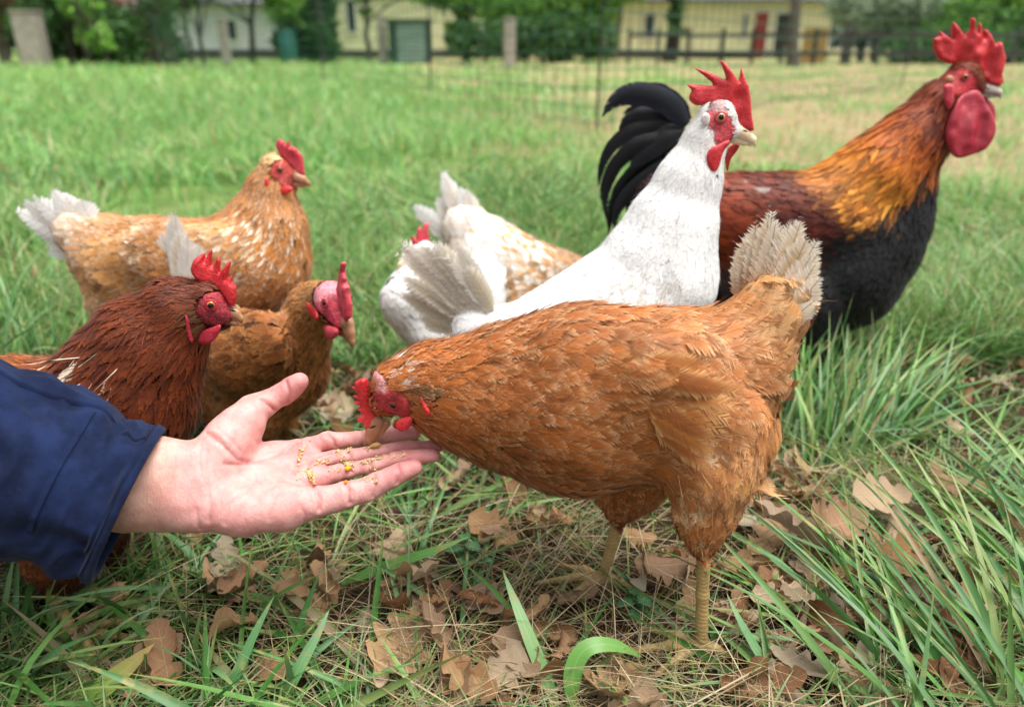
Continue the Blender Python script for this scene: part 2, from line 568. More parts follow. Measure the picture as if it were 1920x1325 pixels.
def cards(sdf, P, nrm, flow, L, W, col, edg, lift, prof, rows=6, cols=3, base_off=0.0002, yaw=0.2):
    """feather cards that hug the surface: returns verts, faces, attributes"""
    N = len(P)
    flow = flow - nrm * np.sum(flow * nrm, 1, keepdims=True)
    flow = unit(flow)
    side = np.cross(nrm, flow)
    a = rng.normal(0, yaw, N)[:, None]
    flow, side = flow * np.cos(a) + side * np.sin(a), side * np.cos(a) - flow * np.sin(a)
    t, u, F = feather_grid(N, rows, cols, prof)
    pw = prof(t)
    X = (P[:, None, None] + flow[:, None, None] * (L[:, None, None] * t[None, :, None])[..., None]
         + side[:, None, None] * (0.5 * W[:, None, None] * pw[None, :, None] * u[None, None, :])[..., None])
    X = X + nrm[:, None, None] * 0.003
    target = base_off + lift[:, None, None] * (t[None, :, None] ** 1.3) - 0.05 * W[:, None, None] * (u[None, None, :] ** 2) * pw[None, :, None]
    target = np.broadcast_to(target, X.shape[:3])
    Xf = X.reshape(-1, 3)
    for _ in range(2):
        d = sdf(Xf)
        nr = np.broadcast_to(nrm[:, None, None], X.shape).reshape(-1, 3)
        Xf = Xf - nr * np.clip(d - target.reshape(-1), -0.012, 0.03)[:, None]
    rid = rng.random(N)
    K = rows * cols
    ca = np.concatenate([np.repeat(col, K, 0), np.repeat(rid, K)[:, None]], 1)
    ea = np.repeat(edg, K, 0)
    uvn = np.tile(np.stack(np.meshgrid(t, u, indexing='ij')[::-1], -1).reshape(-1, 2), (N, 1))
    uvm = np.stack([(0.5 * W[:, None, None] * pw[None, :, None] * u[None, None, :]).reshape(-1),
                    np.broadcast_to(L[:, None, None] * t[None, :, None], X.shape[:3]).reshape(-1)], 1)
    return Xf, F, dict(col=ca, edg=ea), dict(n=uvn, m=uvm)

def bezier(p0, p1, p2, t):
    t = t[:, None]
    return (1 - t) ** 2 * p0 + 2 * t * (1 - t) * p1 + t ** 2 * p2

def long_feather(name, pts, width, nrm, col, edg, mat, parent, org, rows=18, cols=5, prof=prof_quill, cup=0.1, root_col=None):
    """one quill feather along a curve of points"""
    pts = np.asarray(pts, float)
    if len(pts) == 3:
        C = bezier(pts[0], 2 * pts[1] - 0.5 * (pts[0] + pts[2]), pts[2], np.linspace(0, 1, rows))
    else:
        s = np.concatenate([[0], np.cumsum(np.linalg.norm(np.diff(pts, axis=0), axis=1))]); s /= s[-1]
        tt = np.linspace(0, 1, rows)
        C = np.stack([np.interp(tt, s, pts[:, i]) for i in range(3)], 1)
        for _ in range(3):
            C[1:-1] = 0.5 * C[1:-1] + 0.25 * (C[:-2] + C[2:])
    T = unit(np.gradient(C, axis=0)); S = unit(np.cross(nrm, T)); Nn = np.cross(T, S)
    t = np.linspace(0, 1, rows); u = np.linspace(-1, 1, cols); pw = prof(t)
    X = C[:, None] + S[:, None] * (0.5 * width * pw[:, None] * u[None])[..., None] - Nn[:, None] * (cup * width * pw[:, None] * u[None] ** 2)[..., None]
    F = np.array([(i * cols + j, i * cols + j + 1, (i + 1) * cols + j + 1, (i + 1) * cols + j) for i in range(rows - 1) for j in range(cols - 1)])
    Lh = np.linalg.norm(np.diff(C, axis=0), axis=1).sum()
    K = rows * cols
    rid = rng.random()
    grad = np.repeat(t, cols)[:, None]
    cc = np.tile(col, (K, 1)); ec = np.tile(edg, (K, 1))
    if root_col is not None:
        g = np.clip(1.25 - grad * 2.2 + rng.normal(0, 0.1), 0, 1); cc = cc * (1 - g) + root_col * g; ec = ec * (1 - g) + root_col * 1.15 * g
    ca = np.concatenate([cc, np.full((K, 1), rid)], 1)
    uvn = np.stack(np.meshgrid(t, u, indexing='ij')[::-1], -1).reshape(-1, 2)
    uvm = np.stack([(0.5 * width * pw[:, None] * u[None]).ravel(), np.repeat(t * Lh, cols)], 1)
    return mesh_obj(name, X.reshape(-1, 3), F, mat, parent, org, attrs=dict(col=ca, edg=ec), uvs=dict(n=uvn, m=uvm))

def make_eye(root, org, c, nrm, r, iris, ringc, lidmat):
    nl, nm = 14, 24
    th = np.linspace(0, math.pi, nl); ph = np.linspace(0, 2 * math.pi, nm, endpoint=False)
    ref = unit(np.cross(nrm, [0.2, 0.1, 1.0])); bb = np.cross(nrm, ref)
    V = np.array([c + r * (math.cos(a) * nrm + math.sin(a) * (math.cos(b2) * ref + math.sin(b2) * bb)) for a in th for b2 in ph])
    F = np.array([(i * nm + j, i * nm + (j + 1) % nm, (i + 1) * nm + (j + 1) % nm, (i + 1) * nm + j) for i in range(nl - 1) for j in range(nm)])[:, ::-1]
    ang = np.repeat(th, nm)
    col = np.where(ang[:, None] < 0.52, hexc('#0a0808'), np.where(ang[:, None] < 1.15, iris, ringc))
    e = mesh_obj('eye', V, F, M_eye, root, org, attrs=dict(col=col))
    a = np.linspace(0, 2 * math.pi, 25)
    ring = np.array([c + nrm * r * 0.42 + r * 1.02 * (math.cos(x) * ref + math.sin(x) * bb * 0.92) for x in a])
    V2, F2 = tube(ring, r * 0.24, 6)
    mesh_obj('eyelid', V2, F2, lidmat, e, np.zeros(3) + org)
    return e

def make_leg(root, org, hock, foot, heading, mat=None, scale=1.0, res=0.0016):
    s = Sdf(); s.kg = 0.003
    g = s.group(0.004)[1]
    N = np.array([0, 1.0, 0])
    r = 0.0058 * scale
    hk, ft = np.array(hock, float), np.array(foot, float)
    an = ft + np.array([0, 0, 0.012])
    g.append((hk, hk + (an - hk) * 0.5, r * 1.15, r * 0.95, N, 1.0))
    g.append((hk + (an - hk) * 0.5, an, r * 0.95, r * 1.1, N, 1.0))
    claws = []
    a0 = math.atan2(heading[1], heading[0])
    for da, ln in ((0.0, 0.062), (0.55, 0.05), (-0.55, 0.05), (math.pi * 0.93, 0.026)):
        d = np.array([math.cos(a0 + da), math.sin(a0 + da), 0])
        k1 = ft + d * ln * 0.45 * scale + np.array([0, 0, 0.011]); k2 = ft + d * ln * scale + np.array([0, 0, 0.005])
        g.append((an - np.array([0, 0, 0.003]), k1, r * 0.85, r * 0.72, N, 1.0)); g.append((k1, k2, r * 0.72, r * 0.5, N, 1.0))
        claws.append((k2, k2 + d * 0.011 * scale - np.array([0, 0, 0.004])))
    V, Q = mesh_sdf(s, res, 0.006, 1)
    leg = mesh_obj('leg', V, Q, mat or M_leg, root, org)
    for k2, k3 in claws:
        V, F = tube([k2, (k2 + k3) / 2 + np.array([0, 0, 0.0015]), k3], [0.0026 * scale, 0.002 * scale, 0.0004], 6)
        mesh_obj('claw', V, F, M_claw, leg, org)
    return leg

def make_bird(name, label, cat, group, plane, chains, spots=(), res=0.0035, fmat=None, under=0.8,
              density=1.0, edge_mix=None, combs=(), wattles=(), beak=None, eye=None, tails=(), wings=(),
              legs=None, vary=0.16, loose=(), k=0.018, lift=1.0, fpart=None, default_legs=True, wisps=0):
    org = plane.p0.copy()
    root = thing(name, org, label, cat, group)
    sdf = Sdf(); sdf.kg = k
    segs = []
    for ch in chains:
        pl = ch.get('pl', plane)
        g = sdf.group(0.008 if len(ch['nodes']) > 3 else 0.012)[1]
        nd = []
        for q in ch['nodes']:
            px, py, r, lat, L, c = q
            p, t = pl.pt(px, py, lat)
            nd.append((p, r * t / FPX, L, hexc(c)))
        for a, b2 in zip(nd, nd[1:]):
            pr = (a[0], b2[0], a[1], b2[1], pl.n, ch.get('w', 0.8))
            g.append(pr)
            segs.append((pr, a, b2, ch.get('hackle', 0.0), ch.get('ratio', 0.5)))
    V, Q = mesh_sdf(sdf, res, 0.012, 2)
    # --- attributes over the surface
    def field(P):
        ds, hs = zip(*[Sdf.prim(P, s[0]) for s in segs])
        D = np.stack(ds, 1); H = np.stack(hs, 1)
        w = np.exp(-(D - D.min(1, keepdims=True)) / 0.012); w /= w.sum(1, keepdims=True)
        fl = np.stack([unit(s[0][1] - s[0][0]) for s in segs])
        flow = w @ fl
        L = sum(w[:, i] * (s[1][2] + (s[2][2] - s[1][2]) * H[:, i]) for i, s in enumerate(segs))
        C = sum(w[:, i:i + 1] * (s[1][3] + (s[2][3] - s[1][3]) * H[:, i:i + 1]) for i, s in enumerate(segs))
        hk = sum(w[:, i] * s[3] for i, s in enumerate(segs)); ra = sum(w[:, i] * s[4] for i, s in enumerate(segs))
        return flow, L, C, hk, ra
    sp = []
    for s in spots:
        pl = s.get('pl', plane)
        c = sdf.hit(s['p'][0], s['p'][1]); t = (c - CAM) @ FWD
        sp.append((s, c, s['r'] * t / FPX, pl))
    def spot_w(P, s, c, r, pl):
        q = P - c
        if s.get('both', s['kind'] == 'skin'):
            q = q - np.outer(q @ pl.n, pl.n)
            m = np.ones(len(P))
        else: m = np.ones(len(P))
        q = q + np.outer(q @ pl.h, pl.h) * (1 / s.get('sx', 1.0) - 1)
        d = np.linalg.norm(q, axis=1) / r + (noise1(P * 120, 5) - 0.5) * s.get('rag', 0.3)
        return m * np.clip((1.0 - d) / s.get('soft', 0.15) + 0.5, 0, 1)
    fl, L, C, hk, ra = field(V)
    vc = C * under
    sk = np.zeros((len(V), 1))
    for s in sp:
        if s[0]['kind'] == 'skin':
            w = spot_w(V, *s)[:, None]; vc = vc * (1 - w) + hexc(s[0]['c']) * w; sk = np.maximum(sk, w)
    Vb = V - sdf.grad(V) * (1 - sk) * 0.003      # the skin lies under the feather coat
    body = mesh_obj('body', Vb, Q, M_birdskin, root, org, attrs=dict(col=vc))
    # --- feather roots
    T = np.concatenate([Q[:, [0, 1, 2]], Q[:, [0, 2, 3]]])
    ar = 0.5 * np.linalg.norm(np.cross(V[T[:, 1]] - V[T[:, 0]], V[T[:, 2]] - V[T[:, 0]]), axis=1)
    Lm = np.maximum(L, 5) * 0.001
    Wm = Lm * ra
    dn = (11.0 * density / (Lm * Wm))[T[:, 0]]
    ex = ar * dn
    N = int(ex.sum())
    ti = rng.choice(len(T), N, p=ex / ex.sum())
    bary = rng.dirichlet((1, 1, 1), N)
    P = (V[T[ti]] * bary[..., None]).sum(1)
    flow, L, C, hk, ra = field(P)
    keep = np.ones(N, bool)
    tint = []
    for s in sp:
        w = spot_w(P, *s)
        if s[0]['kind'] == 'skin': keep &= rng.random(N) > w * 1.3
        else: tint.append((w, hexc(s[0]['c']), s[0].get('prob', 1.0)))
    for w, c, pb in tint:
        m = (rng.random(N) < pb) * w
        C = C * (1 - m[:, None]) + c * m[:, None]
    keep &= P[:, 2] > 0.02
    nr = sdf.grad(P)
    keep &= np.sum(nr * unit(flow), 1) < 0.6          # no feathers on the blunt ends of limbs
    P, flow, L, C, hk, ra, nr = [x[keep] for x in (P, flow, L, C, hk, ra, nr)]
    N = len(P)
    Lf = L * 0.001 * rng.uniform(0.75, 1.3, N)
    Wf = L * 0.001 * ra * rng.uniform(0.8, 1.2, N)
    # broad light and dark mottling of the plumage itself
    mot = 1 + (noise1(P * 38, 2) - 0.5) * 0.35
    Cf = np.clip(C * (mot * rng.normal(1, vary, N))[:, None], 0.004, 0.92)
    Ef = Cf * 1.12
    if edge_mix is not None:
        ec, amt, sel = edge_mix
        e = hexc(ec); f = (np.clip(rng.normal(amt, 0.2, N), 0, 1))[:, None]
        f = f * (Cf.mean(1, keepdims=True) > 0.035)
        if sel: f = f * sel(P, plane)[:, None]
        Ef = Ef * (1 - f) + e * f
    lf = np.clip(Lf * 0.11, 0.0012, 0.0042) * rng.uniform(0.6, 1.4, N) * lift
    hm = hk > 0.5
    for nm, m, pf in (('plumage', ~hm, prof_body), ('hackle', hm, prof_hackle)):
        if m.sum() == 0: continue
        X, F, at_, uv = cards(sdf, P[m], nr[m], flow[m], Lf[m], Wf[m], Cf[m], Ef[m], lf[m], pf)
        if nm == 'plumage' and fpart:
            vis = (nr[m] @ plane.n > 0.25) & fpart(P[m])
            ids = np.argsort(-(Lf[m] * vis))[:220]
            ids = ids[vis[ids]]
            K = 18
            sel = np.zeros(m.sum(), bool); sel[ids] = True
            base = F[:10]
            for i in ids:
                s_ = slice(i * K, i * K + K)
                mesh_obj('feather', X[s_], base, fmat or M_feather, root, org,
                         attrs={q: a[s_] for q, a in at_.items()}, uvs={q: a[s_] for q, a in uv.items()})
            ks = np.repeat(~sel, K)
            remap = np.cumsum(ks) - 1
            F = F.reshape(-1, 10, 4)[~sel].reshape(-1, 4); F = remap[F]
            X = X[ks]; at_ = {q: a[ks] for q, a in at_.items()}; uv = {q: a[ks] for q, a in uv.items()}
        o = mesh_obj(nm, X, F, fmat or M_feather, root, org, attrs=at_, uvs=uv)
        o['kind'] = 'stuff'
    if wisps:
        i = rng.choice(N, wisps); k_ = wisps
        X, F, at_, uv = cards(sdf, P[i] + rng.normal(0, 0.003, (k_, 3)), nr[i], flow[i], np.clip(Lf[i], 0.012, 0.04) * rng.uniform(0.6, 1.3, k_), rng.uniform(0.0004, 0.0009, k_),
                              np.clip(Cf[i] * rng.uniform(0.75, 1.25, k_)[:, None] + 0.008, 0, 0.9), Ef[i], rng.uniform(0.001, 0.0085, k_) * np.clip(Lf[i] / 0.03, 0.3, 1.1), prof_hackle, rows=6, cols=2, base_off=0.0012, yaw=0.35)
        o = mesh_obj('barb_wisps', X, F, M_wisp, root, org, attrs=at_); o['kind'] = 'stuff'
    # --- wing quills lying on the flank, each its own part
    if wings:
        wlist = [w for w in wings]
        for w in wlist:
            (bx, by), (tx, ty), wd, c, e = w[:5]
            A, B = sdf.hit(bx, by), sdf.hit(tx, ty)
            n0 = sdf.grad(((A + B) / 2)[None])
            X, F, at_, uv = cards(sdf, A[None], n0, (B - A)[None], np.array([np.linalg.norm(B - A)]), np.array([wd]), hexc(c)[None], hexc(e)[None],
                                  np.array([0.005]), prof_quill, rows=12, cols=5, base_off=0.0055, yaw=0.0)
            mesh_obj('wing_feather', X, F, fmat or M_feather, root, org, attrs=at_, uvs=uv)
    for tl in tails:
        pl = tl.get('pl', plane)
        pts = [pl.pt(x, y, l)[0] for x, y, l in tl['pts']]
        n0 = unit(pl.n + np.array([0, 0, tl.get('roll', 0.15)]) + 0.12 * rng.normal(size=3))
        long_feather('tail_feather', pts, tl['w'], n0, hexc(tl['c']), hexc(tl.get('e', tl['c'])), tl.get('mat', M_tail), root, org,
                     prof=tl.get('prof', prof_quill), rows=tl.get('rows', 18), root_col=hexc(tl['root']) if tl.get('root') else None)
    for cb in combs:
        slab(cb.get('name', 'comb'), cb.get('pl', plane), cb['poly'], cb['t'], cb.get('mat', M_comb), root, org, cb.get('lat', 0.0), cb.get('tilt', 0.0), edge=cb.get('edge', 0.004))
    for wt in wattles:
        wt = dict(wt)
        if wt['lat'] == 'auto':
            pl = wt.get('pl', plane); hs_ = []
            for x, y in wt['poly']:
                h_ = sdf.hit(x, y)
                if abs(sdf(h_[None])[0]) < 0.001: hs_.append((h_ - pl.p0) @ pl.n)
            wt['lat'] = (np.percentile(hs_, 70) if hs_ else 0.015) + wt.get('off', 0.001)
        slab(wt.get('name', 'wattle'), wt.get('pl', plane), wt['poly'], wt['t'], wt.get('mat', M_comb), root, org, wt['lat'], wt.get('tilt', 0.1), edge=wt.get('edge', 0.005))
    if beak:
        pl = beak.get('pl', plane)
        def mk(nodes, w, lat=0.0):
            s = Sdf(); s.kg = 0.002; g = s.group(0.003)[1]
            nd = [(pl.pt(x, y, lat)[0], r * pl.pt(x, y, lat)[1] / FPX) for x, y, r in nodes]
            for a, b2 in zip(nd, nd[1:]): g.append((a[0], b2[0], a[1], b2[1], pl.n, w))
            return mesh_sdf(s, 0.0011, 0.005, 1)
        V, Q = mk(beak['up'], beak.get('w', 0.75))
        bo = mesh_obj('beak', V, Q, beak['mat'], root, org)
        V, Q = mk(beak['low'], beak.get('w', 0.75) * 0.95)
        mesh_obj('lower_beak', V, Q, beak['mat'], bo, org)
        if beak.get('nostril'):
            x, y = beak['nostril']
            ps = pl.pt(x, y, beak.get('nlat', 0.004))[0]
            V, F = tube([ps + pl.h * 0.003 + np.array([0, 0, -.001]), ps, ps - pl.h * 0.003 + np.array([0, 0, .001])], [0.0004, 0.0011, 0.0004], 6)
            mesh_obj('nostril', V, F, M_dark, bo, org)
    if eye:
        pl = eye.get('pl', plane)
        c = sdf.hit(*eye['p']); t = (c - CAM) @ FWD; r = eye['r'] * t / FPX
        n0 = unit(0.5 * sdf.grad(c[None])[0] + 0.5 * pl.n)
        make_eye(root, org, c - n0 * r * 0.35, n0, r, hexc(eye['iris']), hexc(eye.get('ring', '#3a1410')), eye.get('lid', M_combdark))
        lat = (c - pl.p0) @ pl.n
        c2 = c - 2 * lat * pl.n; n2 = n0 - 2 * (n0 @ pl.n) * pl.n
        make_eye(root, org, c2 - n2 * r * 0.35, n2, r, hexc(eye['iris']), hexc(eye.get('ring', '#3a1410')), eye.get('lid', M_combdark))
    if legs:
        for hk_, ft_ in legs: make_leg(root, org, hk_, ft_, plane.h)
    elif default_legs:
        for ch in chains:
            q = ch['nodes'][-1]
            if len(ch['nodes']) == 3 and abs(q[3]) > 0.03 and q[4] <= 18:
                hk_ = ch.get('pl', plane).pt(*q[:2], q[3])[0]
                f = np.array([hk_[0], hk_[1], 0.004]) + plane.h * 0.015 * np.sign(q[3])
                make_leg(root, org, hk_, f, plane.h, res=0.003)
    return root, sdf

M_dark = mat_plain('dark_recess', (0.02, 0.013, 0.011), None, 50, 0.8)
def zc(x0, y0, s):
    return lambda pts: [(x0 + x / s, y0 + y / s) for x, y in pts]

# ------------------------------------------------------------------ the birds
HENS = 'hens gathered round the feeding hand'
def rs(f, s, nodes):
    return [(*f([(x, y)])[0], r / s) for x, y, r in nodes]
def fan(bases, tips, w, c, e, lat0=0.012, bend=0.0, jitter=0.08, **kw):
    out = []
    n = len(tips)
    bm = np.mean(np.array(bases), 0)
    an = np.array([math.atan2(ty - bm[1], tx - bm[0]) for tx, ty in tips]) % (2 * math.pi)
    tips = [tips[i] for i in np.argsort(an)]
    if np.hypot(*(np.array(tips[0]) - bases[0])) > np.hypot(*(np.array(tips[0]) - bases[-1])): bases = bases[::-1]
    for i, (tx, ty) in enumerate(tips):
        f = i / max(n - 1, 1) * (len(bases) - 1); k = min(int(f), len(bases) - 2); f -= k
        bx = bases[k][0] * (1 - f) + bases[k + 1][0] * f; by = bases[k][1] * (1 - f) + bases[k + 1][1] * f
        la = lat0 * (2 * i / max(n - 1, 1) - 1)
        tx, ty = bx + (tx - bx) * rng.uniform(0.84, 1.05) + rng.normal(0, 6), by + (ty - by) * rng.uniform(0.84, 1.05) + rng.normal(0, 4)
        dx, dy = tx - bx, ty - by
        mx, my = (bx + tx) / 2 - dy * bend, (by + ty) / 2 + dx * bend
        out.append(dict(pts=[(bx, by, la), (mx, my, la), (tx, ty, la + rng.normal(0, 0.0012))], w=w * rng.uniform(0.9, 1.1), c=c[i % len(c)], e=e, **kw))
    return out

M_ragged = mat_feather('ragged_tail_plumage', 0.6, 0.25, fray=0.92, transl=0.2, barb=0.28, rim0=0.6, shaft=0.5, slant=0.8)
# ---- the brown hen pecking from the hand
pF = Plane(0.13, 0.575, 180)
zF = zc(640, 600, 5.097)
B1, B2, B3 = '#a46230', '#985624', '#b47644'
front_chains = [
    dict(w=0.8, ratio=0.42, nodes=[(870, 738, 100, 0, 28, B2), (960, 745, 143, 0, 34, '#9a5524'), (1080, 752, 182, 0, 42, '#a05c28'), (1240, 735, 160, 0, 46, B1), (1365, 680, 108, 0, 42, B3), (1440, 600, 64, 0, 36, '#cf9a60')]),
    dict(w=0.86, ratio=0.3, hackle=1.0, nodes=[(719, 752, 26, 0, 7, '#b5642c'), (746, 726, 50, 0, 13, '#b86a30'), (802, 720, 74, 0, 24, '#b4642a'), (870, 738, 100, 0, 32, B2)]),
    dict(w=0.7, ratio=0.5, nodes=[(1340, 800, 104, 0.035, 36, B3), (1332, 885, 84, 0.045, 34, B3), (1322, 965, 54, 0.047, 24, '#a85c24'), (1318, 1018, 25, 0.046, 13, '#a85a22')]),
    dict(w=0.7, ratio=0.6, nodes=[(1210, 830, 95, -0.03, 30, B2), (1180, 905, 66, -0.038, 26, B2), (1163, 955, 26, -0.04, 16, B2)]),
    dict(w=0.8, ratio=0.5, nodes=[(1385, 735, 84, 0, 36, B3), (1398, 815, 56, 0.0, 36, '#c88a4c'), (1400, 872, 34, 0.0, 32, '#d8ac78')]),
    dict(w=0.4, ratio=0.42, nodes=[(1418, 640, 66, 0, 34, '#b87c44'), (1440, 590, 54, 0, 28, '#bc8550'), (1450, 566, 38, 0, 12, '#bc8a54')]),
    dict(w=0.45, ratio=0.62, nodes=[(1080, 690, 80, 0.036, 34, B1), (1210, 715, 102, 0.046, 42, B1), (1320, 725, 70, 0.034, 34, B1), (1410, 735, 30, 0.012, 28, B1)]),
]
tipsF = zc(1320, 370, 4.0167)([(235, 410), (340, 240), (420, 150), (500, 110), (590, 60), (680, 85), (760, 80), (825, 150), (860, 260), (905, 350), (930, 470), (925, 590), (885, 720)])
basesF = zc(1320, 370, 4.0167)([(330, 820), (470, 900), (600, 960)])
wingF = \
        [((1165 + 9 * i, 672 + 17 * i), (1400 - 9 * i, 712 + 24 * i), 0.026, '#96572a' if i % 2 else '#a4642f', '#d8a468') for i in range(8)]
make_bird('brown_hen', 'chestnut brown hen with pale ragged tail pecking grain from the open hand', 'hen', HENS, pF, front_chains, res=0.003,
    spots=[dict(kind='skin', p=(732, 760), r=35, c='#b8343a', sx=1.1, rag=0.35), dict(kind='skin', p=(708, 722), r=20, c='#c98a86'), dict(kind='skin', p=(712, 750), r=20, c='#a83236'),
           dict(kind='tint', p=(740, 700), r=24, c='#d8c4b2', prob=0.5, soft=0.6), dict(kind='tint', p=(774, 742), r=20, c='#6a4a2c', prob=0.9),
           dict(kind='tint', p=(730, 676), r=14, c='#f0e8de', prob=0.7),
           dict(kind='tint', p=(1130, 668), r=30, c='#bc8656', prob=0.3, soft=0.6, sx=1.5), dict(kind='tint', p=(1325, 662), r=24, c='#cfa478', prob=0.14, soft=0.6, sx=1.6),
           dict(kind='tint', p=(1290, 830), r=34, c='#dcb48c', prob=0.4, soft=0.6), dict(kind='tint', p=(1310, 915), r=40, c='#dcb48a', prob=0.35, soft=0.6),
           dict(kind='tint', p=(1310, 1000), r=20, c='#e4c08c', prob=0.5), dict(kind='tint', p=(1430, 600), r=70, c='#d0a06c', prob=0.5, soft=0.6), dict(kind='tint', p=(1380, 850), r=70, c='#c88c50', prob=0.5, soft=0.6)],
    edge_mix=('#dcb080', 0.5, None), combs=[dict(poly=zF([(245, 545), (200, 542), (125, 590), (135, 632), (95, 636), (150, 680), (165, 704), (95, 718), (172, 755), (100, 780), (188, 815), (140, 842), (205, 880), (150, 945), (215, 985), (232, 1045), (330, 1020), (350, 920), (310, 860), (306, 760), (295, 680), (270, 610)]), t=0.008)],
    wattles=[dict(poly=zF([(690, 905), (640, 925), (540, 955), (500, 1010), (540, 1070), (620, 1062), (680, 1000)]), t=0.005, lat='auto', tilt=0.15),
             dict(poly=zF([(670, 905), (600, 925), (520, 965), (480, 1010), (520, 1050), (600, 1042), (660, 990)]), t=0.005, lat=-0.011, tilt=-0.1),
             dict(name='earlobe', poly=zF([(750, 680), (780, 730), (820, 800), (862, 850), (850, 897), (812, 900), (775, 800)]), t=0.005, lat='auto', tilt=0.05, edge=0.003)],
    beak=dict(up=rs(zF, 5.097, [(345, 975, 78), (308, 1045, 74), (278, 1115, 52), (280, 1172, 26), (290, 1200, 9)]), low=rs(zF, 5.097, [(430, 990, 44), (372, 1070, 34), (318, 1145, 14)]), mat=M_beak_brown, w=0.7, nostril=zF([(300, 1020)])[0], nlat=0.009),
    eye=dict(p=zF([(490, 815)])[0], r=8.0, iris='#5a2c18', ring='#8a2c2a', lid=M_combdark),
    tails=fan(basesF, [p for q in zip(tipsF, [((a[0]+b_[0])/2-2, (a[1]+b_[1])/2+3) for a, b_ in zip(tipsF, tipsF[1:])]) for p in q] + tipsF[-1:], 0.026, ['#e4d2b6', '#dcc29c', '#eadcc4', '#d2b286'], '#f0e4d0', root='#c08c54', lat0=0.016, mat=M_ragged), wings=wingF,
    legs=[(pF.pt(1320, 1015, 0.046)[0], ground(1312, 1226, 0.004)), (pF.pt(1163, 950, -0.04)[0], ground(1132, 1098, 0.004))],
    fpart=lambda P: np.ones(len(P), bool), wisps=3200)

M_softtail = mat_feather('soft_tail_plumage', 0.6, 0.25, fray=0.95, transl=0.2, barb=0.25, rim0=0.5, shaft=0.75, slant=0.8)
# ---- the white hen with tall red comb
pW = Plane(0.15, 0.86, 0)
zW = zc(1240, 80, 5.096)
W1, W2 = '#e8e6e2', '#e2dfd8'
white_chains = [
    dict(w=0.8, ratio=0.55, nodes=[(1228, 520, 112, 0, 22, W1), (1165, 615, 150, 0, 26, W1), (1065, 665, 138, 0, 30, W1), (970, 668, 102, 0, 30, W1), (900, 625, 52, 0, 28, W1)]),
    dict(w=0.82, ratio=0.5, nodes=[(1368, 244, 20, 0, 7, W1), (1344, 222, 33, 0, 8, W2), (1322, 265, 40, 0, 12, W2), (1290, 345, 62, 0, 16, W1), (1258, 430, 86, 0, 20, W1), (1228, 520, 112, 0, 22, W1)]),
    dict(w=0.75, ratio=0.5, nodes=[(1130, 720, 80, 0.035, 26, W1), (1128, 790, 42, 0.04, 22, W1), (1125, 840, 18, 0.04, 16, W1)]),
    dict(w=0.75, ratio=0.5, nodes=[(1150, 710, 80, -0.035, 26, W1), (1150, 770, 42, -0.04, 22, W1), (1150, 810, 18, -0.04, 16, W1)]),
]
make_bird('white_hen', 'white hen with tall pointed red comb and ivory beak stretching her neck upright', 'hen', HENS, pW, white_chains, fmat=M_smooth, under=0.95, vary=0.025, lift=0.32, density=1.3,
    spots=[dict(kind='skin', p=(1352, 222), r=27, c='#cc5a5c', rag=0.25), dict(kind='skin', p=(1362, 248), r=25, c='#c84a50'), dict(kind='skin', p=(1352, 196), r=18, c='#b89490'),
           dict(kind='tint', p=(1210, 560), r=80, c='#cfc8bc', prob=0.35, soft=0.8)],
    combs=[dict(poly=zW([(245, 400), (370, 405), (490, 410), (480, 380), (400, 310), (305, 235), (420, 265), (520, 310), (610, 360), (600, 300), (550, 155), (600, 190), (680, 290), (735, 365), (750, 330), (765, 235), (790, 300), (815, 380), (832, 400), (850, 520), (862, 700), (884, 835), (840, 850), (760, 810), (690, 720), (640, 640), (600, 570), (480, 590), (400, 602), (320, 600), (275, 560), (270, 510), (295, 460)]), t=0.008, edge=0.005)],
    wattles=[dict(poly=zW([(450, 1010), (520, 980), (660, 920), (655, 970), (600, 1040), (570, 1130), (540, 1220), (490, 1245), (440, 1190), (420, 1090)]), t=0.005, lat='auto', tilt=0.05),
             dict(poly=zW([(600, 1040), (690, 960), (755, 960), (720, 1040), (660, 1120), (645, 1240), (620, 1230)]), t=0.005, lat=-0.014, tilt=-0.05),
             dict(name='earlobe', poly=zW([(385, 680), (440, 660), (470, 710), (455, 790), (410, 800), (370, 750)]), t=0.005, lat='auto', mat=mat_flesh('white_lobe', tuple(hexc('#dccac6')), tuple(hexc('#e6dcd8'))), tilt=0)],
    beak=dict(up=rs(zW, 5.096, [(720, 850, 70), (800, 880, 58), (870, 930, 36), (893, 985, 14)]), low=rs(zW, 5.096, [(690, 930, 40), (790, 955, 26), (860, 985, 10)]), mat=M_beak_ivory, nostril=zW([(800, 845)])[0], nlat=0.008),
    eye=dict(p=zW([(568, 712)])[0], r=9.5, iris='#c79a6a', ring='#d8b090', lid=M_combpink),
    tails=fan([(925, 585), (890, 600), (868, 622)], [(842, 452), (812, 445), (786, 440), (760, 432), (738, 432), (718, 428), (728, 470), (722, 505), (738, 540), (752, 575), (775, 605)] + [(855, 470), (828, 462), (800, 452), (772, 448), (748, 445), (735, 455), (732, 490), (735, 520), (748, 555), (765, 590), (800, 500), (780, 520)], 0.026, ['#e0d6c4', '#d6c8ae', '#e8e0d2'], '#efe8dc', bend=0.05, lat0=0.02, mat=M_softtail), wisps=700)

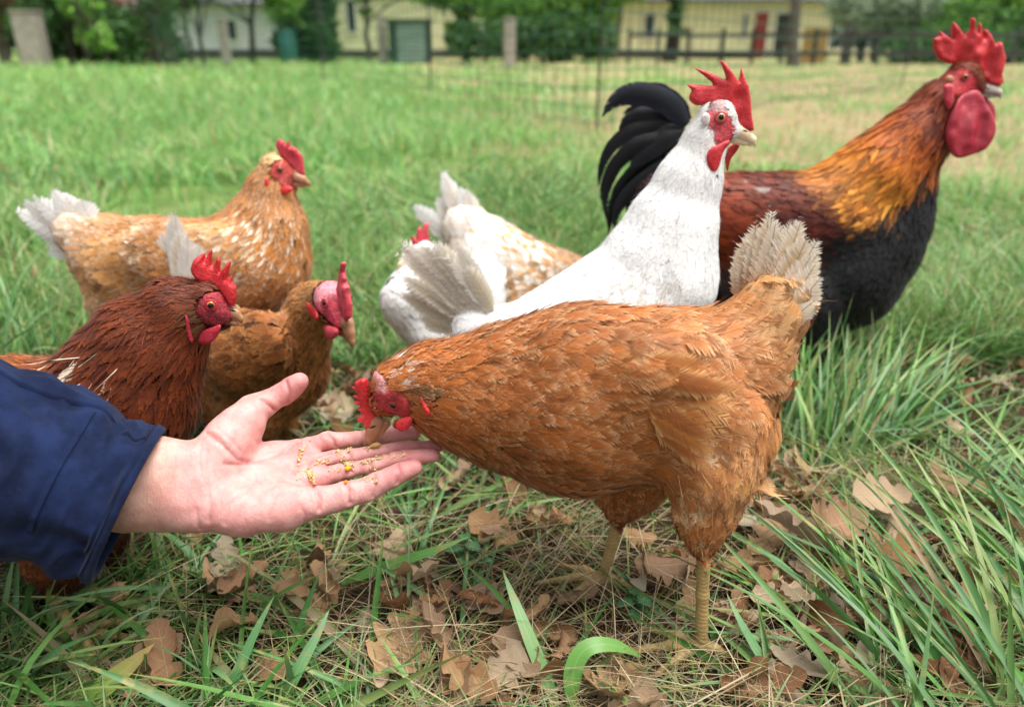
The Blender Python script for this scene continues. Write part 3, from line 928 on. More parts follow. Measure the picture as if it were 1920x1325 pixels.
# ---- the rooster
pR = Plane(0.45, 1.16, 0)
zR = zc(1680, 20, 4.417)
RB, RD, RO, RK = '#7a3414', '#4e1a10', '#d08026', '#121214'
roost_chains = [
    dict(w=0.8, ratio=0.5, nodes=[(1685, 360, 66, 0, 20, RK), (1665, 415, 78, 0, 22, RK), (1632, 460, 94, 0, 24, RK), (1580, 508, 112, 0, 26, RK), (1500, 540, 102, 0, 28, RK), (1400, 540, 90, 0, 28, RK), (1320, 500, 70, 0, 28, RK)]),
    dict(w=0.82, ratio=0.3, nodes=[(1570, 420, 98, 0, 30, RD), (1480, 425, 98, 0, 42, '#5c2010'), (1380, 420, 93, 0, 56, '#843412'), (1300, 410, 76, 0, 52, '#6a240e'), (1235, 370, 58, 0, 40, RK)]),
    dict(w=0.84, ratio=0.22, hackle=1.0, nodes=[(1826, 166, 20, 0, 10, RB), (1806, 152, 33, 0, 14, RB), (1760, 200, 46, 0, 34, '#7c3216'), (1708, 268, 66, 0, 46, '#b0581a'), (1648, 328, 80, 0, 58, RO), (1590, 362, 74, 0, 60, RO)]),
    dict(w=0.7, ratio=0.5, nodes=[(1500, 580, 80, 0.04, 26, RK), (1500, 660, 45, 0.045, 24, RK), (1490, 720, 20, 0.045, 18, RK)]),
    dict(w=0.7, ratio=0.5, nodes=[(1520, 580, 80, -0.04, 26, RK), (1530, 650, 45, -0.045, 24, RK), (1530, 700, 20, -0.045, 18, RK)]),
]
zT = zc(1100, 130, 4.0167)
def sick(z, w, lat, c='#09090b', e='#0e0f13'):
    return dict(pts=[(*q, lat) for q in zT(z)], w=w, c=c, e=e, mat=M_gloss, prof=prof_sickle, rows=26, roll=0.25)
def prof_sickle(t):
    return np.minimum(1, t / 0.25 + 0.35) * np.clip(1 - np.clip((t - 0.55) / 0.45, 0, 1) ** 1.8, 0.03, 1)
sickles = [sick([(760, 420), (640, 260), (480, 190), (330, 180), (200, 240), (115, 360)], 0.034, 0.02, '#111319', '#1a1e28'),
           sick([(780, 380), (680, 240), (560, 150), (440, 140), (320, 140)], 0.02, -0.01),
           sick([(720, 480), (520, 420), (330, 440), (180, 580), (110, 720), (85, 890)], 0.02, 0.01),
           sick([(720, 520), (540, 520), (360, 560), (210, 720), (130, 920), (150, 1150)], 0.022, 0.018),
           sick([(700, 600), (560, 640), (380, 740), (250, 900), (180, 1080), (165, 1250)], 0.022, 0.012),
           sick([(700, 680), (560, 740), (400, 850), (270, 980), (210, 1100), (215, 1230)], 0.022, 0.024),
           sick([(740, 420), (560, 330), (400, 330), (290, 380), (235, 480)], 0.022, 0.005), sick([(740, 400), (620, 280), (500, 250), (380, 270), (270, 340)], 0.022, -0.005),
           sick([(740, 500), (560, 430), (400, 420), (300, 480), (240, 600)], 0.036, 0.0), sick([(720, 560), (560, 540), (400, 560), (300, 640), (250, 760)], 0.036, 0.015),
           sick([(700, 640), (560, 660), (440, 740), (330, 860), (290, 1000)], 0.036, 0.0), sick([(700, 700), (560, 760), (460, 860), (360, 960), (300, 1100)], 0.036, 0.02),
           sick([(760, 360), (700, 260), (620, 180), (540, 150)], 0.02, 0.012), sick([(740, 440), (600, 400), (460, 420), (340, 480), (260, 560)], 0.036, -0.015),
           sick([(700, 720), (620, 830), (520, 930), (400, 1010)], 0.036, 0.01), sick([(740, 460), (600, 500), (430, 620), (320, 760)], 0.036, 0.02)]
make_bird('rooster', 'tall rooster with golden orange hackles, black breast and curved black tail behind the white hen', 'rooster', None, pR, roost_chains, vary=0.26, wisps=2000,
    spots=[dict(kind='skin', p=(1808, 152), r=28, c='#b03030', rag=0.3), dict(kind='skin', p=(1826, 165), r=22, c='#b83038'),
           dict(kind='tint', p=(1470, 350), r=20, c='#a89a90', prob=0.12, soft=0.6), dict(kind='tint', p=(1660, 380), r=60, c='#d89038', prob=0.5, soft=0.8),
           dict(kind='tint', p=(1790, 230), r=45, c='#5a2010', prob=0.6, soft=0.7), dict(kind='tint', p=(1550, 440), r=60, c=RD, prob=0.9, soft=0.5), dict(kind='tint', p=(1745, 385), r=62, c=RK, prob=0.97, soft=0.35, both=True), dict(kind='tint', p=(1700, 445), r=66, c=RK, prob=0.97, soft=0.35, both=True), dict(kind='tint', p=(1640, 500), r=80, c=RK, prob=0.97, soft=0.4, both=True)],
    edge_mix=('#4a1a0a', 0.3, None),
    combs=[dict(poly=zR([(310, 235), (365, 210), (360, 160), (462, 240), (455, 160), (475, 90), (570, 205), (608, 150), (614, 60), (640, 65), (645, 170), (665, 190), (682, 95), (705, 120), (730, 230), (735, 150), (762, 165), (825, 280), (850, 258), (872, 265), (890, 340), (915, 390), (900, 470), (880, 520), (890, 590), (850, 635), (760, 610), (700, 560), (660, 500), (620, 450), (560, 430), (500, 445), (420, 440), (350, 400), (315, 320)]), t=0.011, edge=0.006)],
    wattles=[dict(poly=zR([(700, 660), (740, 760), (790, 850), (800, 960), (770, 1060), (700, 1150), (600, 1190), (500, 1220), (430, 1200), (375, 1080), (385, 980), (430, 850), (500, 740), (570, 690), (640, 660)]), t=0.008, lat='auto', tilt=0.12, mat=M_combdark, edge=0.007),
             dict(poly=zR([(700, 680), (770, 740), (822, 800), (818, 960), (780, 1060), (700, 1150), (620, 1150), (560, 1000), (600, 800)]), t=0.008, lat=-0.008, tilt=-0.05, mat=M_combdark, edge=0.007),
             dict(name='earlobe', poly=zR([(390, 610), (470, 600), (475, 720), (430, 840), (395, 780), (380, 660)]), t=0.007, lat='auto', mat=M_combpink, tilt=0.0),
             dict(name='ear_tuft', poly=zR([(400, 560), (430, 530), (475, 545), (480, 590), (440, 605), (405, 595)]), t=0.006, lat='auto', off=0.003, mat=M_beak_brown, tilt=0.0)],
    beak=dict(up=rs(zR, 4.417, [(690, 640, 48), (780, 655, 42), (850, 680, 26), (866, 725, 8)]), low=rs(zR, 4.417, [(680, 690, 26), (770, 705, 18), (830, 715, 8)]), mat=M_beak_grey, nostril=zR([(760, 645)])[0], nlat=0.009),
    eye=dict(p=zR([(575, 550)])[0], r=6.2, iris='#d07828', ring='#7a2018'), tails=sickles,
    legs=[(pR.pt(1490, 715, 0.045)[0], pR.p0 * 0 + np.array([*pR.pt(1495, 715, 0.045)[0][:2], 0.004])), (pR.pt(1530, 695, -0.045)[0], np.array([*pR.pt(1545, 695, -0.045)[0][:2], 0.004]))])

# ---- the buff hen behind, looking right
pB = Plane(-0.52, 1.06, 0)
zB = zc(440, 240, 8.28)
C1, C2 = '#b0743a', '#a06228'
buff_chains = [
    dict(w=0.82, ratio=0.42, nodes=[(480, 488, 98, 0, 24, C2), (400, 512, 97, 0, 27, C1), (300, 505, 96, 0, 30, C1), (210, 480, 76, 0, 30, C1), (150, 440, 44, 0, 28, '#eadccb')]),
    dict(w=0.84, ratio=0.3, hackle=1.0, nodes=[(543, 328, 14, 0, 7, C2), (517, 317, 27, 0, 10, C1), (506, 362, 45, 0, 17, C1), (500, 425, 74, 0, 24, '#c07c38'), (482, 485, 96, 0, 28, C2)]),
    dict(w=0.8, ratio=0.45, nodes=[(230, 520, 70, 0.02, 28, C1), (215, 565, 50, 0.02, 26, '#d8b280'), (205, 600, 26, 0.02, 22, '#e4cca8')]),
    dict(w=0.75, ratio=0.5, nodes=[(360, 570, 70, 0.04, 26, C1), (350, 640, 40, 0.045, 22, C1), (345, 690, 18, 0.045, 16, C1)]),
    dict(w=0.75, ratio=0.5, nodes=[(380, 570, 70, -0.04, 26, C1), (385, 630, 40, -0.045, 22, C1), (385, 670, 18, -0.045, 16, C1)]),
    dict(w=0.45, ratio=0.45, nodes=[(420, 480, 62, 0.045, 26, '#d8a468'), (320, 495, 66, 0.06, 32, C1), (220, 490, 36, 0.05, 34, '#d2a060')]),
]
neck_sel = lambda P, pl: np.clip(noise1(P * 70, 4) * 1.6 - 0.1, 0, 1)
make_bird('buff_hen', 'buff hen with white-streaked neck and white tail standing behind the other hens', 'hen', HENS, pB, buff_chains, vary=0.2, wisps=2000,
    spots=[dict(kind='skin', p=(528, 320), r=21, c='#b8443c', rag=0.3), dict(kind='skin', p=(540, 335), r=16, c='#bc5048'),
           dict(kind='tint', p=(512, 296), r=24, c='#dcb680', prob=0.6), dict(kind='tint', p=(455, 470), r=60, c='#e0c8a4', prob=0.14, soft=0.7),
           dict(kind='tint', p=(300, 440), r=70, c='#dcc09a', prob=0.12, soft=0.7), dict(kind='tint', p=(140, 435), r=56, c='#e4d2ba', prob=0.35, soft=0.8),
           dict(kind='tint', p=(490, 450), r=70, c='#ecdcc4', prob=0.12, soft=0.6)],
    edge_mix=('#f0dcc0', 0.65, neck_sel),
    combs=[dict(poly=zB([(640, 270), (680, 170), (720, 160), (742, 205), (780, 190), (800, 260), (840, 190), (860, 200), (870, 300), (915, 270), (935, 315), (960, 310), (985, 370), (1020, 400), (1045, 440), (1060, 540), (1075, 640), (1095, 735), (1000, 730), (920, 650), (850, 560), (780, 490), (720, 420), (670, 350)]), t=0.009, mat=M_combpink)],
    wattles=[dict(poly=zB([(690, 930), (780, 890), (880, 900), (920, 940), (880, 1000), (800, 1035), (720, 1010)]), t=0.006, lat='auto', tilt=0.1),
             dict(poly=zB([(780, 930), (860, 890), (960, 900), (1000, 940), (970, 1000), (900, 1000)]), t=0.006, lat=-0.012, tilt=-0.1),
             dict(name='earlobe', poly=zB([(455, 770), (510, 785), (545, 870), (540, 945), (490, 935), (468, 860)]), t=0.005, lat='auto', tilt=0.0)],
    beak=dict(up=rs(zB, 8.28, [(960, 770, 85), (1060, 805, 64), (1140, 860, 38), (1172, 905, 14)]), low=rs(zB, 8.28, [(930, 880, 50), (1060, 885, 32), (1130, 900, 12)]), mat=M_beak_brown),
    eye=dict(p=zB([(705, 645)])[0], r=5.0, iris='#7a5a34', ring='#a04038'),
    tails=fan([(175, 415), (180, 440), (185, 460)], [(150, 378), (128, 362), (98, 352), (66, 352), (36, 366), (30, 382), (40, 412), (62, 440), (82, 465)], 0.036, ['#f0ebe2', '#ece2d4', '#f4f0ea'], '#f6f2ec', bend=-0.06))

# ---- the dark hen beside the sleeve
pD = Plane(-0.45, 0.63, 0)
zD = zc(300, 440, 4.8)
D1, D2, D3 = '#5e2810', '#4c1e0c', '#7e3a16'
dark_chains = [
    dict(w=0.8, ratio=0.5, nodes=[(232, 745, 126, 0, 26, D2), (150, 836, 166, 0, 30, '#6a3014'), (40, 848, 180, 0, 34, '#9a5626'), (-90, 850, 155, 0, 34, '#9a5a28'), (-190, 790, 100, 0, 34, '#a86a34'), (-250, 720, 60, 0, 34, '#c89a62')]),
    dict(w=0.8, ratio=0.3, hackle=1.0, nodes=[(414, 592, 24, 0, 9, D1), (388, 572, 44, 0, 13, D1), (335, 592, 70, 0, 26, '#6a2e12'), (278, 655, 102, 0, 38, '#642a10'), (232, 745, 126, 0, 44, D1)]),
    dict(w=0.75, ratio=0.5, nodes=[(120, 960, 110, 0.03, 30, D2), (110, 1050, 60, 0.035, 26, D2), (95, 1105, 24, 0.035, 18, D2)]),
    dict(w=0.75, ratio=0.5, nodes=[(150, 940, 110, -0.03, 30, D2), (170, 1010, 60, -0.035, 26, D2), (175, 1060, 24, -0.035, 18, D2)]),
]
make_bird('dark_hen', 'dark mahogany hen with bright red comb partly hidden behind the blue sleeve', 'hen', HENS, pD, dark_chains, res=0.0035, vary=0.24, wisps=3500,
    spots=[dict(kind='skin', p=(400, 575), r=27, c='#a83038', rag=0.25), dict(kind='skin', p=(416, 590), r=22, c='#a83a44'), dict(kind='skin', p=(404, 600), r=18, c='#8c2c34'),
           dict(kind='tint', p=(372, 592), r=20, c='#5a3a20', prob=0.9), dict(kind='tint', p=(110, 690), r=60, c='#e8d4bc', prob=0.16, soft=0.5, both=True),
           dict(kind='tint', p=(190, 680), r=50, c='#e8d4bc', prob=0.07, soft=0.5), dict(kind='tint', p=(60, 690), r=80, c='#b0642c', prob=0.7, soft=0.5)],
    edge_mix=('#96501e', 0.35, None),
    combs=[dict(poly=zD([(285, 300), (320, 210), (400, 160), (405, 240), (440, 135), (462, 140), (460, 280), (475, 290), (518, 195), (545, 225), (540, 345), (628, 228), (645, 245), (610, 400), (655, 352), (655, 420), (692, 465), (695, 560), (680, 635), (640, 620), (590, 550), (530, 480), (480, 450), (400, 430), (340, 390), (300, 340)]), t=0.01)],
    wattles=[dict(poly=zD([(320, 920), (400, 850), (480, 820), (560, 790), (562, 840), (520, 920), (450, 980), (370, 990), (320, 960)]), t=0.006, lat='auto', tilt=0.05, mat=M_combdark),
             dict(poly=zD([(380, 900), (460, 840), (540, 790), (575, 800), (560, 860), (480, 940), (420, 960)]), t=0.006, lat=-0.014, tilt=-0.1, mat=M_combdark),
             dict(name='earlobe', poly=zD([(220, 690), (255, 735), (280, 860), (310, 990), (262, 970), (228, 850)]), t=0.005, lat='auto', tilt=0.0, mat=M_combdark)],
    beak=dict(up=rs(zD, 4.8, [(620, 690, 62), (680, 715, 46), (722, 755, 26), (734, 795, 8)]), low=rs(zD, 4.8, [(590, 785, 36), (670, 795, 24), (715, 812, 9)]), mat=M_beak_brown, nostril=zD([(652, 680)])[0], nlat=0.012),
    eye=dict(p=zD([(460, 632)])[0], r=9.5, iris='#c8642a', ring='#b05a3a', lid=M_combdark),
    tails=fan([(-240, 740), (-230, 780)], [(-300, 560), (-340, 590), (-370, 640), (-380, 690)], 0.036, ['#c8a070', '#b88850'], '#d8b88c'),
    legs=[(pD.pt(95, 1100, 0.035)[0], ground(140, 1205, 0.004)), (pD.pt(175, 1055, -0.035)[0], ground(175, 1130, 0.004))])

# ---- the hen with the bald pink head between them
pM = Plane(*ground(455, 870)[:2] + np.array([0.0, 0.06]), -32)
hM = pM.pt(590, 590)[0]
pMh = Plane(hM[0], hM[1], -52)
E1, E2 = '#8a5026', '#7c421a'
mid_chains = [
    dict(w=0.85, ratio=0.5, nodes=[(540, 690, 74, 0, 28, E2), (505, 690, 100, 0, 34, E2), (436, 690, 112, 0, 42, E1), (380, 660, 96, 0, 36, E1), (345, 590, 60, 0, 32, '#c8945c')]),
    dict(pl=pMh, w=0.9, ratio=0.4, hackle=1.0, nodes=[(642, 600, 22, 0, 6, E1), (622, 566, 36, 0, 8, '#b07c48'), (585, 580, 46, 0, 14, '#a06a38')]),
    dict(w=0.9, ratio=0.32, hackle=1.0, nodes=[(590, 580, 42, 0, 18, '#a06a38'), (568, 625, 52, 0, 28, '#8a5226'), (542, 685, 72, 0, 34, E2)]),
    dict(w=0.75, ratio=0.5, nodes=[(470, 770, 70, 0.035, 26, E1), (465, 830, 40, 0.04, 22, E1), (460, 870, 18, 0.04, 16, E1)]),
    dict(w=0.75, ratio=0.5, nodes=[(500, 760, 70, -0.035, 26, E1), (520, 810, 40, -0.04, 22, E1), (525, 840, 18, -0.04, 16, E1)]),
    dict(w=0.5, ratio=0.6, nodes=[(500, 640, 60, 0.05, 26, E1), (430, 670, 72, 0.065, 32, E1), (370, 650, 40, 0.05, 34, E1)]),
]
make_bird('brown_hen', 'brown hen with bald pink head and brown beak looking down towards the palm', 'hen', HENS, pM, mid_chains, vary=0.28, wisps=2500,
    spots=[dict(kind='skin', pl=pMh, p=(628, 556), r=40, c='#d05a68', rag=0.15), dict(kind='skin', pl=pMh, p=(645, 590), r=34, c='#cc4656'), dict(kind='skin', pl=pMh, p=(600, 545), r=22, c='#d8838a'),
           dict(kind='tint', p=(590, 512), r=16, c='#ece0d0', prob=0.8), dict(kind='tint', p=(520, 580), r=45, c='#d8b490', prob=0.5, soft=0.6), dict(kind='tint', p=(455, 580), r=40, c='#ecd8be', prob=0.4, soft=0.6)],
    edge_mix=('#cc965c', 0.6, None),
    combs=[dict(pl=pMh, poly=zD([(1608, 480), (1625, 380), (1650, 260), (1668, 235), (1680, 260), (1672, 335), (1694, 395), (1690, 430), (1712, 470), (1712, 520), (1732, 620), (1738, 740), (1705, 780), (1668, 700), (1635, 600)]), t=0.008, mat=M_combpink)],
    wattles=[dict(pl=pMh, poly=zD([(1465, 795), (1560, 810), (1612, 870), (1592, 932), (1550, 942), (1490, 890)]), t=0.006, lat='auto', mat=M_combpink),
             dict(pl=pMh, poly=zD([(1600, 830), (1660, 830), (1680, 900), (1650, 930), (1610, 900)]), t=0.006, lat=-0.012, mat=M_combpink, tilt=-0.1),
             dict(pl=pMh, name='earlobe', poly=zD([(1335, 585), (1380, 650), (1432, 760), (1400, 785), (1345, 690)]), t=0.005, lat='auto', tilt=0.0)],
    beak=dict(pl=pMh, up=rs(zD, 4.8, [(1685, 800, 82), (1705, 880, 66), (1725, 960, 40), (1738, 1012, 14)]), low=rs(zD, 4.8, [(1650, 850, 50), (1680, 920, 32), (1700, 965, 14)]), mat=M_beak_brown, w=0.7, nostril=zD([(1655, 830)])[0], nlat=0.012),
    eye=dict(pl=pMh, p=zD([(1483, 612)])[0], r=7.0, iris='#5a2c18', ring='#a83c48', lid=M_combpink),
    tails=fan([(352, 545), (340, 560), (330, 570)], [(368, 462), (358, 440), (346, 418), (334, 400), (322, 392), (312, 396), (302, 424), (292, 452), (285, 480), (282, 506)], 0.034, ['#ece2d2', '#e0c8a4', '#f0e8dc'], '#f4eee4', pl=Plane(pM.p0[0], pM.p0[1] + 0.03, -8)))

# ---- the white-and-buff hen behind, pecking away from us
pP = Plane(0.02, 1.28, 8)
G1, G2 = '#c08a50', '#d8ac74'
peck_chains = [
    dict(w=0.85, ratio=0.6, nodes=[(1110, 560, 62, 0, 24, G1), (1040, 540, 70, 0, 28, G1), (960, 520, 82, 0, 30, G1), (905, 480, 76, 0, 32, G2), (875, 430, 46, 0, 30, '#f0e6d8')]),
    dict(w=0.85, ratio=0.4, hackle=1.0, nodes=[(1212, 660, 26, 0, 9, G1), (1190, 635, 34, 0, 12, G1), (1150, 600, 48, 0, 18, G1), (1110, 560, 60, 0, 24, G1)]),
    dict(w=0.75, ratio=0.5, nodes=[(970, 570, 60, 0.035, 26, G1), (965, 620, 36, 0.04, 22, G1), (960, 655, 16, 0.04, 16, G1)]),
    dict(w=0.75, ratio=0.5, nodes=[(985, 565, 60, -0.035, 26, G1), (985, 610, 36, -0.04, 22, G1), (985, 640, 16, -0.04, 16, G1)]),
]
make_bird('buff_hen', 'white and buff mottled hen with raised white tail, back half hidden by the white hen', 'hen', HENS, pP, peck_chains, vary=0.16,
    spots=[dict(kind='tint', p=(920, 450), r=80, c='#f2e9de', prob=0.7, soft=0.6), dict(kind='tint', p=(1000, 490), r=70, c='#efe4d4', prob=0.4, soft=0.7), dict(kind='skin', p=(1200, 648), r=22, c='#b8443c')],
    edge_mix=('#f4e8d8', 0.6, None),
    combs=[dict(poly=[(1195, 622), (1210, 606), (1222, 610), (1232, 620), (1242, 640), (1235, 655), (1215, 640)], t=0.009)],
    wattles=[dict(poly=[(1200, 672), (1215, 672), (1212, 690), (1200, 694)], t=0.005, lat=0.01), dict(poly=[(1205, 672), (1220, 672), (1217, 690), (1205, 694)], t=0.005, lat=-0.01)],
    beak=dict(up=[(1222, 662, 9), (1232, 676, 6), (1238, 690, 2)], low=[(1216, 674, 6), (1226, 684, 3)], mat=M_beak_brown),
    eye=dict(p=(1208, 648), r=4, iris='#8a5a24'),
    tails=fan([(905, 445), (880, 450), (865, 460)], [(868, 345), (858, 332), (848, 330), (838, 312), (832, 318), (822, 340), (818, 360), (772, 376), (800, 400)], 0.034, ['#f2eee6', '#f4f0ea', '#eee4d4'], '#f8f5f0'))

# ---- the second white hen, mostly behind the first one's tail
pQ = Plane(-0.10, 1.08, 205)
white2 = [
    dict(w=0.85, ratio=0.55, nodes=[(772, 560, 56, 0, 22, W1), (815, 575, 84, 0, 26, W1), (865, 570, 84, 0, 28, W1), (905, 530, 46, 0, 28, W1)]),
    dict(w=0.85, ratio=0.5, nodes=[(775, 484, 20, 0, 8, W1), (790, 480, 27, 0, 9, W1), (788, 515, 36, 0, 14, W1), (780, 560, 58, 0, 20, W1)]),
    dict(w=0.75, ratio=0.5, nodes=[(830, 630, 60, 0.035, 26, W1), (830, 680, 36, 0.04, 22, W1), (830, 715, 16, 0.04, 16, W1)]),
    dict(w=0.75, ratio=0.5, nodes=[(850, 620, 60, -0.035, 26, W1), (850, 660, 36, -0.04, 22, W1), (850, 690, 16, -0.04, 16, W1)]),
]
make_bird('white_hen', 'white hen almost hidden behind another hen\'s cream tail, only comb tips and flank showing', 'hen', HENS, pQ, white2, fmat=M_smooth, under=0.95, vary=0.03, lift=0.8,
    spots=[dict(kind='skin', p=(780, 484), r=18, c='#c84a50')],
    combs=[dict(poly=[(770, 462), (772, 440), (778, 448), (782, 428), (789, 424), (790, 440), (796, 420), (806, 418), (804, 440), (808, 460), (800, 468), (785, 466)], t=0.009, mat=M_combpink)],
    wattles=[dict(poly=[(768, 500), (780, 500), (778, 518), (770, 520)], t=0.005, lat=0.01), dict(poly=[(766, 500), (778, 500), (776, 518), (768, 520)], t=0.005, lat=-0.01)],
    beak=dict(up=[(762, 490, 9), (752, 496, 6), (746, 503, 2)], low=[(764, 497, 6), (754, 502, 3)], mat=M_beak_ivory),
    eye=dict(p=(778, 482), r=4.5, iris='#c79a6a'),
    tails=fan([(900, 530), (915, 540)], [(905, 440), (925, 450), (940, 470)], 0.034, ['#f2eee6', '#f4f0ea'], '#f8f5f0'))

# ------------------------------------------------------------------ the hand and sleeve
def mat_skin():
    m, nt, n, l, p = new_mat('hand_skin'); b = NB(nt)
    a = b.attr('col'); co = b.coord('Object')
    mot = b.noise(co, 70, 3, 0.6); pores = b.noise(co, 900, 2, 0.6)
    fold = b.noise(b.scale(co, (520, 150, 260)), 1.0, 3, 0.6, 0.6)
    g = b.maprange(mot, 0.3, 0.7, 0.8, 1.14)
    c = b.mix(1.0, a.outputs['Color'], b.comb(b.math('ADD', 0.5, b.math('MULTIPLY', g, 0.5)), g, g), 'MULTIPLY')
    b.put(p.inputs['Base Color'], c)
    p.inputs['Roughness'].default_value = 0.5
    p.inputs['Specular IOR Level'].default_value = 0.35
    p.inputs['Subsurface Weight'].default_value = 0.22
    p.inputs['Subsurface Radius'].default_value = (0.008, 0.003, 0.0018)
    p.inputs['Subsurface Scale'].default_value = 0.35
    h = b.math('ADD', b.math('MULTIPLY', pores, 0.35), b.math('MULTIPLY', fold, 0.65))
    l.new(b.bump(h, 0.5, 0.0018), p.inputs['Normal'])
    return m
zH = zc(340, 660, 3.681)
def hp(x, y, d):
    q = zH([(x, y)])[0]
    return at(q[0], q[1], d)
hand = Sdf(); hand.kg = None
PN = unit(UPV * 0.75 - FWD * 0.66)
def hchain(k, nodes, w=1.0, N=PN):
    g = hand.group(k)[1]
    nd = [(hp(x, y, d), r / 3.681 * d / FPX) for x, y, d, r in nodes]
    for a, b in zip(nd, nd[1:]): g.append((a[0], b[0], a[1], b[1], N, w))
hand.groups.append((0.012, []))
palm = hand.groups[0][1]
def padd(nodes, w=1.0, N=PN):
    nd = [(hp(x, y, d), r / 3.681 * d / FPX) for x, y, d, r in nodes]
    for a, b in zip(nd, nd[1:]): palm.append((a[0], b[0], a[1], b[1], N, w))
padd([(-620, 880, 0.60, 345), (-300, 900, 0.603, 320), (-60, 920, 0.605, 295), (110, 935, 0.607, 272)], 0.72, unit(-FWD))
padd([(120, 800, 0.620, 150), (880, 660, 0.668, 72)])
padd([(110, 880, 0.612, 140), (930, 765, 0.656, 70)])
padd([(110, 960, 0.606, 140), (960, 875, 0.642, 76)])
padd([(90, 1070, 0.600, 160), (420, 1090, 0.603, 158), (700, 1075, 0.607, 138), (960, 1030, 0.614, 104)])
padd([(170, 800, 0.612, 150), (320, 620, 0.622, 150), (430, 490, 0.635, 125), (500, 395, 0.648, 92)])
hchain(0.007, [(480, 400, 0.648, 92), (590, 345, 0.655, 72), (700, 288, 0.658, 68), (770, 240, 0.657, 66), (812, 205, 0.655, 58)])
hchain(0.0016, [(900, 645, 0.668, 70), (1010, 615, 0.670, 60), (1270, 597, 0.672, 54), (1470, 570, 0.673, 52), (1612, 556, 0.672, 46)])
hchain(0.0016, [(950, 757, 0.656, 68), (1040, 737, 0.657, 57), (1270, 707, 0.656, 52), (1530, 665, 0.656, 50), (1768, 648, 0.655, 44)])
hchain(0.0016, [(980, 865, 0.642, 72), (1060, 838, 0.642, 60), (1290, 788, 0.640, 56), (1550, 732, 0.639, 57), (1738, 714, 0.637, 54)])
hchain(0.0016, [(960, 1030, 0.616, 104), (1090, 1005, 0.618, 94), (1250, 957, 0.620, 84), (1440, 870, 0.623, 74), (1605, 794, 0.625, 60)])
V, Q = mesh_sdf(hand, 0.0013, 0.006, 2)
V = V[:]
# skin creases as real grooves, redder skin at creases and finger ends
creases = [([(300, 772), (400, 778), (520, 765), (680, 720), (780, 660), (820, 610), (830, 560)], 0.6), ([(820, 620), (825, 700), (800, 790), (770, 850)], 0.6),
           ([(1060, 690), (930, 730), (880, 800), (890, 900), (930, 960)], 0.7), ([(905, 790), (1000, 745), (1080, 700)], 0.6), ([(930, 960), (960, 1020), (950, 1100)], 0.7),
           ([(175, 680), (190, 760), (176, 900), (196, 1050), (190, 1180)], 0.35), ([(130, 640), (120, 760), (150, 900)], 0.2), ([(300, 1180), (330, 1050), (480, 940), (540, 860)], 0.35),
           ([(170, 560), (280, 640), (380, 740), (480, 765)], 0.45), ([(560, 330), (610, 370), (655, 410)], 0.8), ([(720, 200), (745, 280), (735, 370)], 0.6), ([(655, 405), (680, 470), (780, 540)], 0.5),
           ([(1000, 560), (1050, 610), (1065, 660)], 0.8), ([(1240, 540), (1255, 600), (1245, 665)], 0.5), ([(1130, 880), (1160, 900), (1180, 890)], 0.7), ([(1130, 900), (1150, 960), (1160, 1060)], 0.8),
           ([(1330, 850), (1340, 930), (1320, 1010)], 0.5), ([(1490, 780), (1510, 840), (1490, 910)], 0.5), ([(1110, 760), (1150, 790), (1170, 830)], 0.7), ([(820, 1060), (860, 1130), (850, 1200)], 0.3),
           ([(1300, 750), (1310, 790), (1310, 830)], 0.5), ([(1150, 690), (1165, 720), (1160, 760)], 0.6), ([(400, 500), (520, 620), (640, 700)], 0.15), ([(200, 560), (260, 600), (330, 690)], 0.25), ([(240, 520), (330, 600), (420, 700)], 0.2), ([(600, 1150), (640, 1020), (700, 930)], 0.2), ([(740, 640), (700, 700), (620, 740)], 0.3), ([(1180, 1040), (1190, 1000), (1180, 950)], 0.3), ([(1380, 560), (1390, 600), (1385, 640)], 0.35), ([(1420, 640), (1430, 680), (1425, 720)], 0.35), ([(100, 1080), (110, 1160), (130, 1230)], 0.3)]
nrm_h = hand.grad(V)
disp = np.zeros(len(V))
for line, amt in creases:
    hits = []
    for a, b in zip(line, line[1:]):
        for f in np.linspace(0, 1, 7)[:-1]:
            q = zH([(a[0] + (b[0] - a[0]) * f, a[1] + (b[1] - a[1]) * f)])[0]
            h = hand.hit(*q)
            if abs(hand(h[None])[0]) < 0.001: hits.append(h)
    if len(hits) < 2: continue
    H = np.array(hits); dmin = np.full(len(V), 1e9)
    for a, b in zip(H, H[1:]):
        if np.linalg.norm(b - a) > 0.02: continue
        e = b - a; w = V - a; t = np.clip((w @ e) / (e @ e + 1e-12), 0, 1)
        dmin = np.minimum(dmin, np.linalg.norm(w - t[:, None] * e, axis=1))
    disp += amt * (np.exp(-(dmin / 0.0013) ** 2) * 1.0 - 0.45 * np.exp(-((dmin - 0.0042) / 0.0026) ** 2))
V = V - nrm_h * (disp * 0.0022)[:, None]
V = V + nrm_h * ((noise1(V * 60, 21) - 0.5) * 0.0022)[:, None]
tips = [hp(1700, 655, 0.64), hp(1700, 715, 0.628), hp(1570, 810, 0.622), hp(1580, 560, 0.647), hp(790, 220, 0.656), hp(960, 900, 0.63), hp(850, 640, 0.65)]
tw = sum(np.exp(-(np.linalg.norm(V - t, axis=1) / 0.02) ** 2) for t in tips)
cw = np.clip(np.maximum(disp, 0) * 0.45 + np.clip(tw, 0, 1) * 0.5, 0, 1)[:, None]
arm = np.clip((0.0 - (V[:, 0] - hp(120, 900, 0.605)[0])) / 0.03, 0, 1)[:, None]
skin = hexc('#cf958d') * (1 - arm) + hexc('#c69a88') * arm
vc = skin * (1 - cw) + hexc('#c06e6c') * cw
person = thing('person', at(-300, 720, 0.5), 'person reaching in an open left hand, palm up with grain, from a navy sleeve', 'person')
PO = np.array(person.location)
mesh_obj('arm', V, Q, mat_skin(), person, PO, attrs=dict(col=vc))

